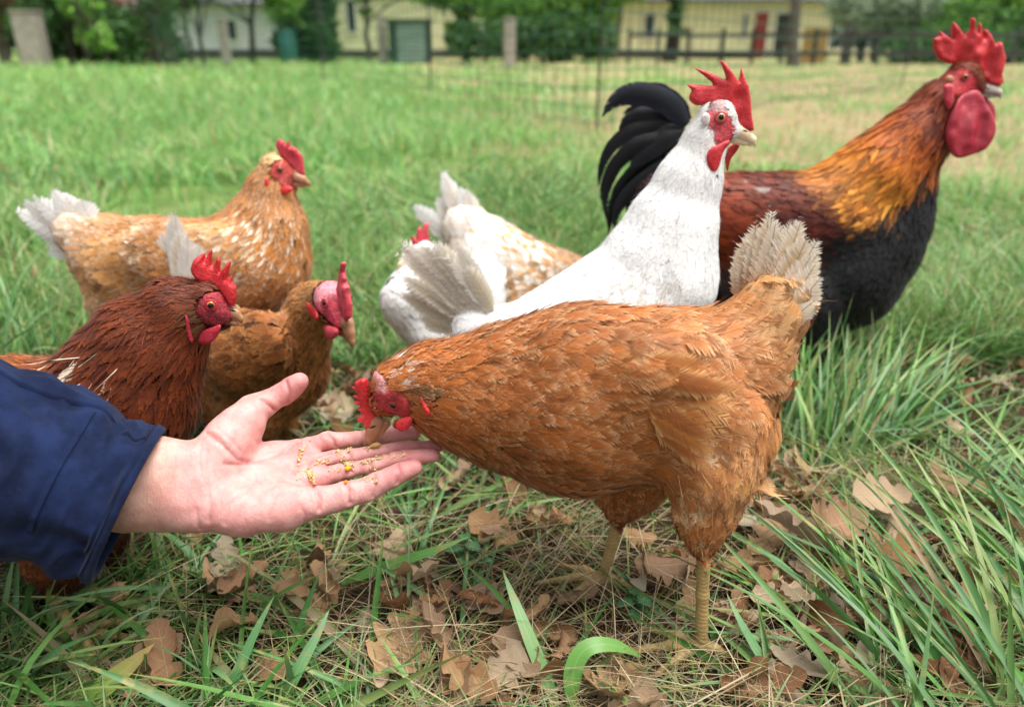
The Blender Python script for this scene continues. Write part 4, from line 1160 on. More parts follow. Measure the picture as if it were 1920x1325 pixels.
def mat_cloth():
    m, nt, n, l, p = new_mat('navy_cotton'); b = NB(nt)
    uv = b.uv('n'); co = b.coord('Object')
    x, y, _ = b.sep(uv)
    weave = b.math('MULTIPLY', b.math('SINE', b.math('MULTIPLY', b.math('ADD', x, y), 2600.0)), 0.5)
    wear = b.noise(co, 28, 5, 0.65)
    lint = b.noise(co, 420, 3, 0.7)
    c = b.mix(b.maprange(wear, 0.35, 0.75), tuple(hexc('#0f172e')), tuple(hexc('#1b284a')))
    c = b.mix(b.maprange(lint, 0.55, 0.85, 0, 0.35), c, tuple(hexc('#2a3a60')))
    b.put(p.inputs['Base Color'], c)
    p.inputs['Roughness'].default_value = 0.85
    p.inputs['Specular IOR Level'].default_value = 0.1
    p.inputs['Sheen Weight'].default_value = 0.05
    p.inputs['Sheen Roughness'].default_value = 0.5
    h = b.math('ADD', b.math('MULTIPLY', weave, 0.25), lint)
    l.new(b.bump(h, 0.3, 0.001), p.inputs['Normal'])
    return m
M_cloth = mat_cloth()
rings = [(236, 942, 0.598, 147), (214, 934, 0.597, 148), (150, 912, 0.590, 152), (40, 876, 0.575, 166), (-100, 828, 0.555, 180), (-260, 772, 0.53, 188)]
RC = np.array([at(x, y, d) for x, y, d, r in rings]); RR = np.array([r * d / FPX for x, y, d, r in rings])
def sleeve_surface(s0, s1, n, extra, thick=0.0, m=120, a0=0.0, a1=2 * math.pi, wrinkle=1.0):
    s = np.linspace(s0, s1, n); k = np.linspace(0, 1, len(rings))
    C = np.stack([np.interp(s, k, RC[:, i]) for i in range(3)], 1); R = np.interp(s, k, RR)
    T = unit(RC[3] - RC[0]); A = unit(np.cross(T, FWD)); B = np.cross(T, A)
    a = np.linspace(a0, a1, m)
    Sg, Ag = np.meshgrid(s, a, indexing='ij')
    P2 = np.stack([Sg.ravel() * 7 + np.cos(Ag.ravel()) * 1.1, np.sin(Ag.ravel()) * 2.2, np.cos(Ag.ravel()) * 2.2], 1)
    P3 = np.stack([Sg.ravel() * 14 + np.sin(Ag.ravel()) * 2.6, np.sin(Ag.ravel()) * 3.2, np.cos(Ag.ravel()) * 3.2], 1)
    wr = ((noise1(P2, 31) - 0.5) * 0.013 + (np.abs(noise1(P3, 32) - 0.5) * -0.012 + 0.003)).reshape(Sg.shape) * wrinkle
    fade = np.clip((Sg - 0.0) / 0.12, 0.25, 1)
    rad = R[:, None] + wr * fade + extra
    X = C[:, None] + rad[..., None] * (np.cos(a)[None, :, None] * A + 0.86 * np.sin(a)[None, :, None] * B)
    return X, Sg, Ag
def sheet(name, X, parent, close=False, mat=None):
    n, m = X.shape[:2]
    F = np.array([(i * m + j, i * m + j + 1, (i + 1) * m + j + 1, (i + 1) * m + j) for i in range(n - 1) for j in range(m - 1)])
    uv = np.stack(np.meshgrid(np.linspace(0, 0.3, n), np.linspace(0, 0.5, m), indexing='ij'), -1).reshape(-1, 2)
    return mesh_obj(name, X.reshape(-1, 3), F, mat or M_cloth, parent, PO, uvs=dict(n=uv))
Xo, Sg, Ag = sleeve_surface(0.0, 1.0, 120, 0.0)
sl = sheet('sleeve', Xo, person)
Xi, _, _ = sleeve_surface(0.0, 0.9, 60, -0.004)
sheet('lining', Xi[:, ::-1], sl)
# rolled hem at the opening, stitched band and the cuff tab
ring0 = sleeve_surface(0.0, 0.02, 2, -0.001)[0][0]
V, F = tube(np.concatenate([ring0, ring0[1:2]]), 0.0036, 8)
mesh_obj('cuff_hem', V, F, M_cloth, sl, PO, uvs=dict(n=V[:, :2] * 2))
def band(name, s0, s1, a0, a1, h):
    X, S_, A_ = sleeve_surface(s0, s1, 14, 0.0, m=40, a0=a0, a1=a1)
    n, m = X.shape[:2]
    ctr = sleeve_surface(s0, s1, 14, -0.03, m=40, a0=a0, a1=a1)[0]
    up = unit(X - ctr)
    e = np.minimum(np.minimum(np.arange(n), np.arange(n)[::-1])[:, None] / 1.0, np.minimum(np.arange(m), np.arange(m)[::-1])[None] / 1.0)
    X = X + up * (np.where(e < 0.5, -0.001, h) * 1.0)[..., None]
    return sheet(name, X, sl)
band('cuff_tab', 0.10, 0.30, 2.75, 3.35, 0.0032)
band('placket', 0.34, 0.98, 2.86, 3.22, 0.0034)
band('cuff_band', 0.005, 0.085, 0.0, 2 * math.pi, 0.0018)
band('patch_seam', 0.44, 0.46, 1.2, 2.8, 0.0022)

# ---- grain on the palm
def mat_grain():
    m, nt, n, l, p = new_mat('cracked_grain'); b = NB(nt)
    oi = n.new('ShaderNodeNewGeometry').outputs['Random Per Island']
    c = b.ramp(oi, [(0.0, tuple(hexc('#b29850'))), (0.35, tuple(hexc('#cab878'))), (0.7, tuple(hexc('#a08848'))), (0.92, tuple(hexc('#d8cc9c'))), (1.0, tuple(hexc('#e0a020')))])
    b.put(p.inputs['Base Color'], c)
    p.inputs['Roughness'].default_value = 0.6
    return m
M_grain = mat_grain()
def seed_mesh(c, n0, ax, ln, wd):
    """a small pointed kernel"""
    ax = unit(ax - n0 * (ax @ n0)); bx = np.cross(n0, ax)
    rows = [(-1, 0.15), (-0.45, 0.9), (0.3, 1.0), (1, 0.12)]
    V = np.array([c + ax * ln * s + wd * w * (math.cos(a) * bx + math.sin(a) * n0) for s, w in rows for a in np.arange(6) * math.pi / 3])
    F = [(i * 6 + j, i * 6 + (j + 1) % 6, (i + 1) * 6 + (j + 1) % 6, (i + 1) * 6 + j) for i in range(3) for j in range(6)]
    F += [(0, 1, 2, 3), (0, 3, 4, 5), (18, 19, 20, 21), (18, 21, 22, 23)]
    return V, np.array(F)
trails = [([(870, 820), (900, 850), (910, 900)], 80, 14), ([(1070, 670), (1110, 720), (1150, 780), (1180, 790)], 90, 16), ([(1250, 770), (1330, 740), (1400, 725)], 46, 10), ([(1320, 800), (1350, 820)], 30, 16),
          ([(1430, 735), (1550, 700)], 22, 8), ([(1270, 670), (1320, 660), (1370, 645)], 24, 8), ([(930, 770), (1010, 760)], 22, 14), ([(780, 880), (830, 810), (860, 620)], 26, 22), ([(1000, 830), (1100, 800)], 14, 16),
          ([(1250, 870), (1350, 890)], 22, 18), ([(1150, 660), (1160, 680)], 16, 12), ([(830, 660), (810, 770)], 24, 10)]
parts = []
for line, cnt, spread in trails:
    for _ in range(cnt):
        f = rng.random() * (len(line) - 1); k = int(f); f -= k
        x = line[k][0] + (line[k + 1][0] - line[k][0]) * f + rng.normal(0, spread); y = line[k][1] + (line[k + 1][1] - line[k][1]) * f + rng.normal(0, spread * 0.7)
        q = zH([(x, y)])[0]; h = hand.hit(*q)
        if abs(hand(h[None])[0]) > 0.001: continue
        n0 = hand.grad(h[None])[0]
        s = rng.uniform(0.0003, 0.0009)
        parts.append(seed_mesh(h + n0 * s * 0.9, n0, rng.normal(size=3), s * rng.uniform(1, 1.6), s))
V, F = merge(parts)
gr = mesh_obj('grain_feed', V, F, M_grain, None, None, smooth=False)
tag(gr, 'golden crumbs of cracked grain scattered across the open palm', 'feed', kind='stuff')
def kernel(name, x, y, ln, wd, c, lab, cat):
    q = zH([(x, y)])[0]; h = hand.hit(*q); n0 = hand.grad(h[None])[0]
    V, F = seed_mesh(h + n0 * wd * 0.9, n0, np.array([1, 0.1, 0.1]), ln, wd)
    tag(mesh_obj(name, V, F, mat_plain(name, tuple(hexc(c)), None, 300, 0.5), None, None), lab, cat)
kernel('wheat_grain', 1345, 655, 0.0052, 0.0026, '#c89a5c', 'plump tan wheat grain lying on the finger under the pecking beak', 'grain')
kernel('corn_piece', 1155, 805, 0.003, 0.0026, '#e8a418', 'bright orange-yellow corn piece in the crease between two fingers', 'corn')
kernel('corn_piece', 1138, 905, 0.0018, 0.0016, '#d08a18', 'tiny amber corn crumb at the base of the little finger', 'corn')

# ------------------------------------------------------------------ ground
def gh(x, y):
    """gentle unevenness of the meadow"""
    p = np.stack([np.asarray(x, float), np.asarray(y, float)], 1)
    far = np.clip((p[:, 1] - 1.2) / 3, 0, 1)
    return (noise1(p * 9, 41) - 0.5) * 0.012 + (noise1(p * 1.1, 42) - 0.5) * 0.09 * far - 0.004
def mat_ground():
    m, nt, n, l, p = new_mat('meadow_soil'); b = NB(nt)
    co = b.coord('Object')
    big = b.noise(co, 0.55, 4, 0.6); mid = b.noise(co, 5, 5, 0.65); fine = b.noise(co, 70, 5, 0.7); vf = b.noise(co, 320, 3, 0.7)
    soil = b.mix(b.maprange(fine, 0.3, 0.7), tuple(hexc('#2a1f16')), tuple(hexc('#5a4632')))
    soil = b.mix(b.maprange(vf, 0.55, 0.8, 0, 0.6), soil, tuple(hexc('#8c7456')))
    dry = b.mix(b.maprange(mid, 0.3, 0.7), tuple(hexc('#a8946c')), tuple(hexc('#c0a484')))
    dry = b.mix(b.maprange(vf, 0.4, 0.7, 0, 0.6), dry, tuple(hexc('#7a7048')))
    green = b.mix(b.maprange(mid, 0.3, 0.7), tuple(hexc('#5c7c3a')), tuple(hexc('#7d9a52')))
    x, y, z = b.sep(co)
    patch = b.maprange(b.math('ADD', big, b.math('MULTIPLY', mid, 0.35)), 0.58, 0.72)
    patch = b.math('MULTIPLY', patch, b.maprange(b.math('ADD', x, b.math('MULTIPLY', y, 0.14)), -0.2, 1.0, 0.15, 1.0))
    worn = b.math('MULTIPLY', b.maprange(x, 0.1, 1.4), b.math('MULTIPLY', b.maprange(y, 1.8, 3.2), b.maprange(y, 14, 9)))
    patch = b.math('ADD', patch, b.math('MULTIPLY', worn, b.maprange(mid, 0.3, 0.6, 0.3, 0.95)), None, True)
    meadow = b.mix(patch, green, dry)
    f = b.maprange(b.math('ADD', y, b.math('MULTIPLY', mid, 1.0)), 1.6, 3.2)
    b.put(p.inputs['Base Color'], b.mix(f, soil, meadow))
    p.inputs['Roughness'].default_value = 0.95
    p.inputs['Specular IOR Level'].default_value = 0.1
    l.new(b.bump(b.math('ADD', fine, b.math('MULTIPLY', vf, 0.6)), 0.8, 0.02), p.inputs['Normal'])
    return m
def grid_sheet(xs, ys, zf):
    X, Y = np.meshgrid(xs, ys, indexing='ij')
    Z = zf(X.ravel(), Y.ravel())
    V = np.stack([X.ravel(), Y.ravel(), Z], 1)
    n, m = len(xs), len(ys)
    I = np.arange(n * m).reshape(n, m)
    F = np.stack([I[:-1, :-1], I[1:, :-1], I[1:, 1:], I[:-1, 1:]], -1).reshape(-1, 4)
    return V, F
def spaced(a, near, far, k):
    return np.concatenate([-np.geomspace(near, a, k)[::-1], np.linspace(-near, near, int(near / far) * 2 + 1)[1:-1], np.geomspace(near, a, k)])
xs = spaced(140, 2.0, 0.03, 40)
ys = np.concatenate([np.array([-8, -3, -1, -0.3]), np.arange(0.0, 3.0, 0.03), np.geomspace(3.0, 220, 70)])
V, F = grid_sheet(xs, ys, gh)
o = mesh_obj('ground', V, F, mat_ground()); o['kind'] = 'structure'

# ------------------------------------------------------------------ grass
def mat_grass(name, dry=False):
    m, nt, n, l, p = new_mat(name); b = NB(nt)
    a = b.attr('col'); u, v, _ = b.sep(b.uv('n'))
    vein = b.maprange(b.math('ABSOLUTE', u), 0.0, 0.14, 1.22, 1.0)
    rib = b.math('ADD', 0.93, b.math('MULTIPLY', b.math('SINE', b.math('MULTIPLY', u, 26.0)), 0.03))
    g = b.math('MULTIPLY', b.math('MULTIPLY', vein, rib), b.maprange(v, 0.0, 0.25, 0.9, 1.0))
    spot = b.noise(b.coord('Object'), 60, 4, 0.7)
    c = b.mix(1.0, a.outputs['Color'], b.comb(g, g, g), 'MULTIPLY')
    c = b.mix(b.maprange(b.math('ADD', spot, b.math('MULTIPLY', v, 0.22)), 0.64, 0.86, 0, 0.75), c, tuple(hexc('#a89a5c')))
    b.put(p.inputs['Base Color'], c)
    p.inputs['Roughness'].default_value = 0.42
    p.inputs['Specular IOR Level'].default_value = 0.45
    tr = n.new('ShaderNodeBsdfTranslucent'); b.put(tr.inputs[0], c)
    mx = n.new('ShaderNodeMixShader'); mx.inputs[0].default_value = 0.12 if dry else 0.32
    l.new(p.outputs[0], mx.inputs[1]); l.new(tr.outputs[0], mx.inputs[2])
    l.new(mx.outputs[0], n['Material Output'].inputs['Surface'])
    return m
M_grass = mat_grass('green_grass'); M_straw = mat_grass('dry_straw', True)

def blades(P, h, w, az, lean, bend, col, segs=5, fold=0.0, twist=0.0):
    N = len(P)
    t = np.linspace(0, 1, segs + 1)
    d = np.stack([np.cos(az), np.sin(az), np.zeros(N)], 1)
    hor = (lean[:, None] * t + bend[:, None] * t ** 2.2) * h[:, None]
    ver = h[:, None] * (t - 0.42 * np.clip(bend, 0, 2)[:, None] * t ** 2.6) * np.sqrt(1 / (1 + lean ** 2))[:, None]
    C = P[:, None] + d[:, None] * hor[..., None]
    C[..., 2] += np.maximum(ver, 0.004 * t)
    sa = az + math.pi / 2 + rng.normal(0, 0.5, N)
    s0 = np.stack([np.cos(sa), np.sin(sa), rng.normal(0, 0.25, N)], 1)
    prof = np.minimum(1, 0.55 + t * 1.6) * np.clip(1 - t ** 2.6, 0.03, 1)
    half = 0.5 * w[:, None] * prof
    tw = np.cumsum(np.full((N, segs + 1), 1.0 / (segs + 1)) * (rng.normal(0, 1, N) * twist)[:, None], 1)
    T = unit(np.gradient(C, axis=1))
    S = unit(s0[:, None] - T * np.sum(s0[:, None] * T, -1, keepdims=True)); Bn = np.cross(T, S)
    S2 = S * np.cos(tw)[..., None] + Bn * np.sin(tw)[..., None]; B2 = np.cross(T, S2)
    if fold > 0:
        cols = [C - S2 * half[..., None] + B2 * (half * fold)[..., None], C, C + S2 * half[..., None] + B2 * (half * fold)[..., None]]
    else:
        cols = [C - S2 * half[..., None], C + S2 * half[..., None]]
    k = len(cols)
    V = np.stack(cols, 2).reshape(-1, 3)
    base = np.array([(i * k + j, i * k + j + 1, (i + 1) * k + j + 1, (i + 1) * k + j) for i in range(segs) for j in range(k - 1)])
    F = (np.arange(N)[:, None, None] * (segs + 1) * k + base).reshape(-1, 4)
    uu = np.linspace(-1, 1, k)
    uv = np.tile(np.stack(np.meshgrid(t, uu, indexing='ij')[::-1], -1).reshape(-1, 2), (N, 1))
    return V, F, np.repeat(col, (segs + 1) * k, 0), uv
def grass_obj(name, B, mat, label, cat):
    V, F, c, uv = B
    o = mesh_obj(name, V, F, mat, None, None, attrs=dict(col=c), uvs=dict(n=uv))
    return tag(o, label, cat, kind='stuff')
def join_b(L):
    Vs, Fs, cs, us, o = [], [], [], [], 0
    for V, F, c, u in L:
        Vs.append(V); Fs.append(F + o); cs.append(c); us.append(u); o += len(V)
    return np.concatenate(Vs), np.concatenate(Fs), np.concatenate(cs), np.concatenate(us)
GREENS = np.array([hexc(c) for c in ('#5a9640', '#78b255', '#4a8438', '#90c068', '#6ca25c', '#88b678', '#a6c070')])
DRYS = np.array([hexc(c) for c in ('#c8b48a', '#b89e70', '#d8c8a0', '#a08860', '#8f7450')])
def gcols(N, dryfrac=0.05, sat=None):
    c = GREENS[rng.integers(0, len(GREENS), N)] * rng.uniform(0.75, 1.15, N)[:, None]
    dm = rng.random(N) < dryfrac
    c[dm] = DRYS[rng.integers(0, len(DRYS), dm.sum())]
    return np.clip(c, 0.01, 0.8)
def screen_pts(N, x0, x1, y0, y1):
    px = rng.uniform(x0, x1, N); py = rng.uniform(y0, y1, N)
    d = np.stack([(px - 960) / FPX, np.zeros(N), np.zeros(N)], 1) + UPV * (-(py - 662.5) / FPX)[:, None] + FWD
    P = CAM + d * (-CAM_H / d[:, 2])[:, None]
    P[:, 2] = gh(P[:, 0], P[:, 1])
    return P, px, py
# occupied ground round the birds' feet is trampled: keep long grass off the front litter patch
def bare(P):
    """0..1, how bare the ground is"""
    q = P[:, :2]
    v = np.zeros(len(P))
    for (px, py, r) in ((1300, 1150, 0.17), (1050, 1220, 0.15), (1500, 1020, 0.10), (760, 1150, 0.12), (1560, 1250, 0.10), (900, 1000, 0.1)):
        c = ground(px, py)[:2]
        v = np.maximum(v, np.clip(1.4 - np.linalg.norm(q - c, axis=1) / r, 0, 1))
    for (px, py, rx, ry) in ((1400, 250, 2.0, 1.7), (1800, 250, 2.4, 1.7), (900, 190, 1.0, 1.0), (1250, 200, 1.4, 1.5), (1800, 330, 0.8, 0.5), (60, 520, 0.3, 0.25), (380, 380, 0.3, 0.25)):
        c = ground(px, py)[:2]; e = (q - c) / np.array([rx, ry])
        v = np.maximum(v, 0.82 * np.clip(1.5 - np.linalg.norm(e, axis=1) * 1.1 + (noise1(P[:, :2] * 2.5, 51) - 0.5) * 1.2, 0, 1))
    return v
L = []
# far meadow
P, px, py = screen_pts(42000, -500, 2420, 104, 300)
keep = rng.random(len(P)) > bare(P) * 0.96; P = P[keep]; N = len(P); Y = P[:, 1]
clump = noise1(P[:, :2] * 0.8, 61); left = np.clip((0.8 - P[:, 0] / np.maximum(Y, 1) * 2.2), 0, 1)
h = (0.05 + 0.22 * np.clip(clump * 1.6 - 0.3, 0, 1) * left + 0.05 * rng.random(N)) * np.clip(1.3 - Y / 60, 0.6, 1)
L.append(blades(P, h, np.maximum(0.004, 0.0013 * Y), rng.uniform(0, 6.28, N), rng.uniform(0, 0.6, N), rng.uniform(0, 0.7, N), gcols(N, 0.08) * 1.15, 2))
# middle meadow
P, px, py = screen_pts(46000, -450, 2370, 230, 700)
keep = rng.random(len(P)) > bare(P); P = P[keep]; N = len(P); Y = P[:, 1]
clump = noise1(P[:, :2] * 2.6, 62)
h = 0.035 + 0.1 * np.clip(clump * 1.7 - 0.45, 0, 1) + 0.05 * rng.random(N)
L.append(blades(P, h, np.maximum(0.0028, 0.0016 * Y), rng.uniform(0, 6.28, N), rng.uniform(0, 0.7, N), rng.uniform(0, 0.9, N), gcols(N, 0.1) * np.clip(0.6 + P[:, 1] * 0.2, 0.65, 1.12)[:, None], 4))  # greens dim towards the camera, shading put into the colour
# near ground cover between the leaves
P, px, py = screen_pts(14000, -300, 2220, 640, 1500)
keep = rng.random(len(P)) > 0.35 + 0.6 * bare(P); P = P[keep]; N = len(P)
L.append(blades(P, rng.uniform(0.02, 0.075, N), rng.uniform(0.0012, 0.003, N), rng.uniform(0, 6.28, N), rng.uniform(0.2, 1.6, N), rng.uniform(0, 0.9, N), gcols(N, 0.18) * 0.7, 5))  # greens darkened to suggest shading near the camera
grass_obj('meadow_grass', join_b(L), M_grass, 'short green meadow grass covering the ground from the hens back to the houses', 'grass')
# tussocks of long grass
L = []
def tussock(px, py, n, h, w, spread, az=None, azs=0.9, lean=0.45, bend=0.6, dry=0.05, segs=7, xy=None):
    c = ground(px, py) if xy is None else np.array([*xy, 0])
    P = c + np.concatenate([rng.normal(0, spread, (n, 2)), np.zeros((n, 1))], 1)
    P[:, 2] = gh(P[:, 0], P[:, 1])
    a = rng.uniform(0, 6.28, n) if az is None else rng.normal(math.radians(az), azs, n)
    H = h * rng.uniform(0.55, 1.2, n)
    L.append(blades(P, H, w * rng.uniform(0.6, 1.3, n), a, np.abs(rng.normal(lean, 0.3, n)), np.abs(rng.normal(bend, 0.35, n)), gcols(n, dry) * (0.68 if c[1] < 1.2 else (0.8 if c[1] < 3.0 else 1.1)), segs, 0.35, 0.8))  # nearer tussocks get darker greens, standing in for shading
for x, y, n, h, w, s in [(640, 480, 120, 0.17, 0.004, 0.07), (690, 560, 110, 0.16, 0.004, 0.06), (700, 430, 120, 0.18, 0.005, 0.1), (930, 470, 230, 0.23, 0.005, 0.1), (1010, 440, 240, 0.26, 0.005, 0.11), (960, 400, 200, 0.24, 0.006, 0.14), (850, 400, 110, 0.2, 0.005, 0.12), (1080, 480, 120, 0.2, 0.005, 0.09),
                         (1130, 400, 100, 0.18, 0.005, 0.12), (680, 640, 60, 0.1, 0.004, 0.05), (240, 330, 160, 0.2, 0.006, 0.16), (60, 330, 160, 0.22, 0.006, 0.18), (430, 330, 120, 0.16, 0.006, 0.16), (120, 220, 200, 0.26, 0.009, 0.4), (400, 210, 200, 0.25, 0.009, 0.4), (0, 260, 160, 0.25, 0.008, 0.3), (620, 300, 120, 0.14, 0.006, 0.25), (300, 250, 160, 0.22, 0.008, 0.3),
                         (500, 180, 200, 0.24, 0.012, 0.7), (220, 160, 220, 0.3, 0.014, 0.9), (700, 160, 160, 0.16, 0.012, 0.7), (40, 150, 200, 0.28, 0.014, 0.9), (1850, 480, 170, 0.14, 0.005, 0.16), (1750, 560, 130, 0.15, 0.005, 0.09), (1880, 600, 130, 0.15, 0.005, 0.1), (1700, 640, 80, 0.15, 0.005, 0.06), (1900, 420, 160, 0.13, 0.005, 0.2)]:
    tussock(x, y, n, h, w, s)
for _ in range(90):
    x = rng.uniform(-200, 1900); y = rng.uniform(150, 420)
    c_ = ground(x, y)
    if bare(c_[None])[0] > 0.3 or (x > 1100 and rng.random() < 0.75): continue
    d_ = (c_ - CAM)[1]
    tussock(x, y, 45, rng.uniform(0.1, 0.2), max(0.005, 0.0022 * d_), 0.03 + 0.035 * d_, None, 1.0, 0.4, 0.5, 0.04, 4)
# the long sheaf by the brown hen's tail, combed to the right
for x, y, n, h in [(1530, 870, 34, 0.18), (1570, 880, 28, 0.19), (1500, 830, 26, 0.16), (1620, 860, 28, 0.18), (1560, 790, 30, 0.18), (1640, 800, 26, 0.18), (1480, 760, 24, 0.15), (1690, 830, 16, 0.16)]:
    tussock(x, y, n, h, 0.0052, 0.02, 50, 0.35, 0.7, 0.5)
# the sheaf in the right corner, combed to the upper left
for x, y, n, h in [(1790, 1350, 13, 0.19), (1860, 1330, 14, 0.2), (1930, 1290, 14, 0.19), (1990, 1220, 14, 0.19), (1690, 1390, 9, 0.17), (1930, 1400, 13, 0.2), (2040, 1120, 14, 0.18), (1990, 1020, 14, 0.16)]:
    tussock(x, y, n, h, 0.0066, 0.022, 122, 0.34, 0.8, 0.4)
# lower left
for x, y, n, h in [(60, 1200, 26, 0.11), (150, 1290, 22, 0.1), (30, 1330, 24, 0.12), (240, 1120, 22, 0.09), (330, 1080, 22, 0.09), (280, 1230, 12, 0.08), (430, 1290, 10, 0.08), (560, 1340, 10, 0.1), (380, 1360, 12, 0.1), (450, 1120, 12, 0.08)]:
    tussock(x, y, n, h, 0.0076, 0.03, None, 1.0, 0.8, 0.6)
for x, y, n, h in [(90, 700, 26, 0.2), (20, 720, 26, 0.22), (30, 640, 24, 0.18)]:
    tussock(x, y, n, h, 0.005, 0.03, 100, 0.9, 0.25, 0.4)
# scattered wide blades in the litter
for x, y, n, h, w, az in [(690, 960, 12, 0.1, 0.006, 20), (800, 950, 14, 0.1, 0.006, 40), (880, 900, 14, 0.11, 0.006, 150), (940, 960, 14, 0.1, 0.006, 60), (860, 1050, 12, 0.08, 0.006, 80), (640, 1080, 10, 0.1, 0.007, 10), (860, 1200, 12, 0.09, 0.006, 100), (720, 1290, 10, 0.1, 0.007, 170), (1000, 1280, 8, 0.08, 0.006, 60),
                          (1460, 900, 12, 0.09, 0.005, 90), (1440, 1000, 8, 0.08, 0.005, 80), (1640, 1000, 12, 0.1, 0.005, 30), (1760, 960, 16, 0.12, 0.005, 20), (1850, 860, 20, 0.12, 0.005, 40), (1560, 1180, 12, 0.1, 0.006, 130), (1460, 1300, 10, 0.1, 0.007, 140), (1380, 1330, 8, 0.09, 0.006, 110)]:
    tussock(x, y, n, h, w, 0.03, az, 0.8, 1.1, 0.7, 0.08)
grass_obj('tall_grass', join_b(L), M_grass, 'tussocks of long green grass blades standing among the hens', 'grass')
# dry stems
L = []
P, px, py = screen_pts(2900, -200, 2120, 600, 1480); N = len(P)
w = np.clip(0.35 + bare(P), 0, 1); keep = (rng.random(N) < w) & (np.min(np.linalg.norm(P[:, None, :2] - np.array([ground(1312, 1226)[:2], ground(1290, 1240)[:2], ground(1132, 1098)[:2]])[None], axis=2), 1) > 0.05); P = P[keep]; N = len(P); P[:, 2] += rng.uniform(0.002, 0.026, N)
L.append(blades(P, rng.uniform(0.025, 0.1, N), rng.uniform(0.0005, 0.0014, N), rng.uniform(0, 6.28, N), np.abs(rng.normal(2.8, 1.5, N)) + 0.6, rng.uniform(0, 0.9, N), DRYS[rng.integers(0, len(DRYS), N)] * rng.uniform(0.35, 0.85, N)[:, None], 5, 0, 1.2))
for x, y in [(1190, 1300), (1150, 1270), (1330, 1330), (760, 1200), (820, 1280), (700, 1060), (1000, 1000), (1050, 1060), (1560, 960), (1600, 900), (1480, 1080), (1120, 980), (90, 560), (1700, 960), (960, 1290)]:
    n = 60
    P = ground(x, y) + np.concatenate([rng.normal(0, 0.028, (n, 2)), rng.uniform(0.004, 0.03, (n, 1))], 1)
    L.append(blades(P, rng.uniform(0.02, 0.07, n), rng.uniform(0.0004, 0.001, n), rng.uniform(0, 6.28, n), np.abs(rng.normal(1.6, 1.0, n)) + 0.3, rng.uniform(0.2, 1.4, n), DRYS[rng.integers(0, len(DRYS), n)] * rng.uniform(0.35, 0.9, n)[:, None], 6, 0, 1.0))
grass_obj('dry_straw', join_b(L), M_straw, 'tangle of thin dry straw stems among the fallen leaves', 'straw')

# ---- broad blades that can be picked out one by one
def hero(name, pts, w, col, label, segs=22):
    """pts: (px, py, height above ground or None for depth from the neighbour)"""
    C = np.array([ground(x, y, z) for x, y, z in pts])
    s = np.concatenate([[0], np.cumsum(np.linalg.norm(np.diff(C, axis=0), axis=1))]); s /= s[-1]
    t = np.linspace(0, 1, segs + 1)
    K = np.stack([np.interp(t, s, C[:, i]) for i in range(3)], 1)
    for _ in range(6): K[1:-1] = 0.5 * K[1:-1] + 0.25 * (K[:-2] + K[2:])
    T = unit(np.gradient(K, axis=0)); view = unit(CAM - K + np.array([0.1, 0.1, 0.3]))
    S = unit(np.cross(T, view)); Bn = np.cross(S, T)
    prof = np.minimum(1, 0.4 + t * 2.4) * np.clip(1 - t ** 3.2, 0.02, 1)
    half = 0.5 * w * prof[:, None]
    V = np.stack([K - S * half + Bn * half * 0.035, K - S * half * 0.5 + Bn * half * 0.03, K, K + S * half * 0.5 + Bn * half * 0.03, K + S * half + Bn * half * 0.035], 1).reshape(-1, 3)
    F = np.array([(i * 5 + j, i * 5 + j + 1, i * 5 + j + 6, i * 5 + j + 5) for i in range(segs) for j in range(4)])
    uv = np.tile(np.linspace(-1, 1, 5), segs + 1); vv = np.repeat(t, 5)
    c = np.array([hexc(col[0]) * (1 - x) + hexc(col[1]) * x for x in vv ** 2])
    o = mesh_obj(name, V, F, M_grass, None, None, attrs=dict(col=c), uvs=dict(n=np.stack([uv, vv], 1)))
    tag(o, label, 'grass blade')
G = ('#6ba048', '#86b862')
hero('grass_blade', [(1075, 1345, 0.0), (1070, 1270, 0.03), (1085, 1215, 0.05), (1120, 1203, 0.055), (1165, 1210, 0.045), (1205, 1232, 0.02)], 0.016, G, 'broad bright green grass blade arching over near the hen\'s foot')
hero('grass_blade', [(1048, 1335, 0.0), (1020, 1260, 0.025), (1000, 1215, 0.04), (975, 1150, 0.06), (950, 1090, 0.075), (943, 1068, 0.08)], 0.013, ('#7da860', '#8fb878'), 'pale green pointed grass leaf standing upright on a thin stem')
hero('grass_blade', [(120, 1345, 0.0), (190, 1290, 0.02), (240, 1250, 0.03), (290, 1205, 0.04)], 0.02, ('#7aa848', '#b88a48'), 'wide yellowing grass blade with an orange-brown tip')
hero('grass_blade', [(470, 1320, 0.002), (420, 1250, 0.02), (380, 1205, 0.03), (372, 1180, 0.036)], 0.007, ('#7a8a52', '#8a6a44'), 'narrow fading grass blade with a brown pointed tip')
hero('grass_blade', [(350, 1060, 0.004), (420, 1110, 0.016), (520, 1125, 0.02), (560, 1150, 0.014)], 0.013, ('#4f8a44', '#6ba35a'), 'dark green grass blade lying flat below the wrist')
hero('grass_blade', [(640, 1092, 0.012), (740, 1055, 0.03), (820, 1030, 0.04), (880, 1005, 0.045)], 0.012, ('#5a9440', '#77ac54'), 'long straight green grass blade lying across straw below the fingers')
hero('grass_blade', [(400, 1335, 0.0), (440, 1270, 0.03), (480, 1180, 0.06), (515, 1115, 0.08)], 0.009, ('#4d8248', '#6f9f66'), 'slender dark green grass blade rising to a sharp tip below the palm')
hero('grass_blade', [(520, 1330, 0.0), (550, 1270, 0.03), (600, 1180, 0.055), (618, 1140, 0.065)], 0.011, ('#5f9050', '#86b080'), 'grey-green upright grass blade with a pale midrib')
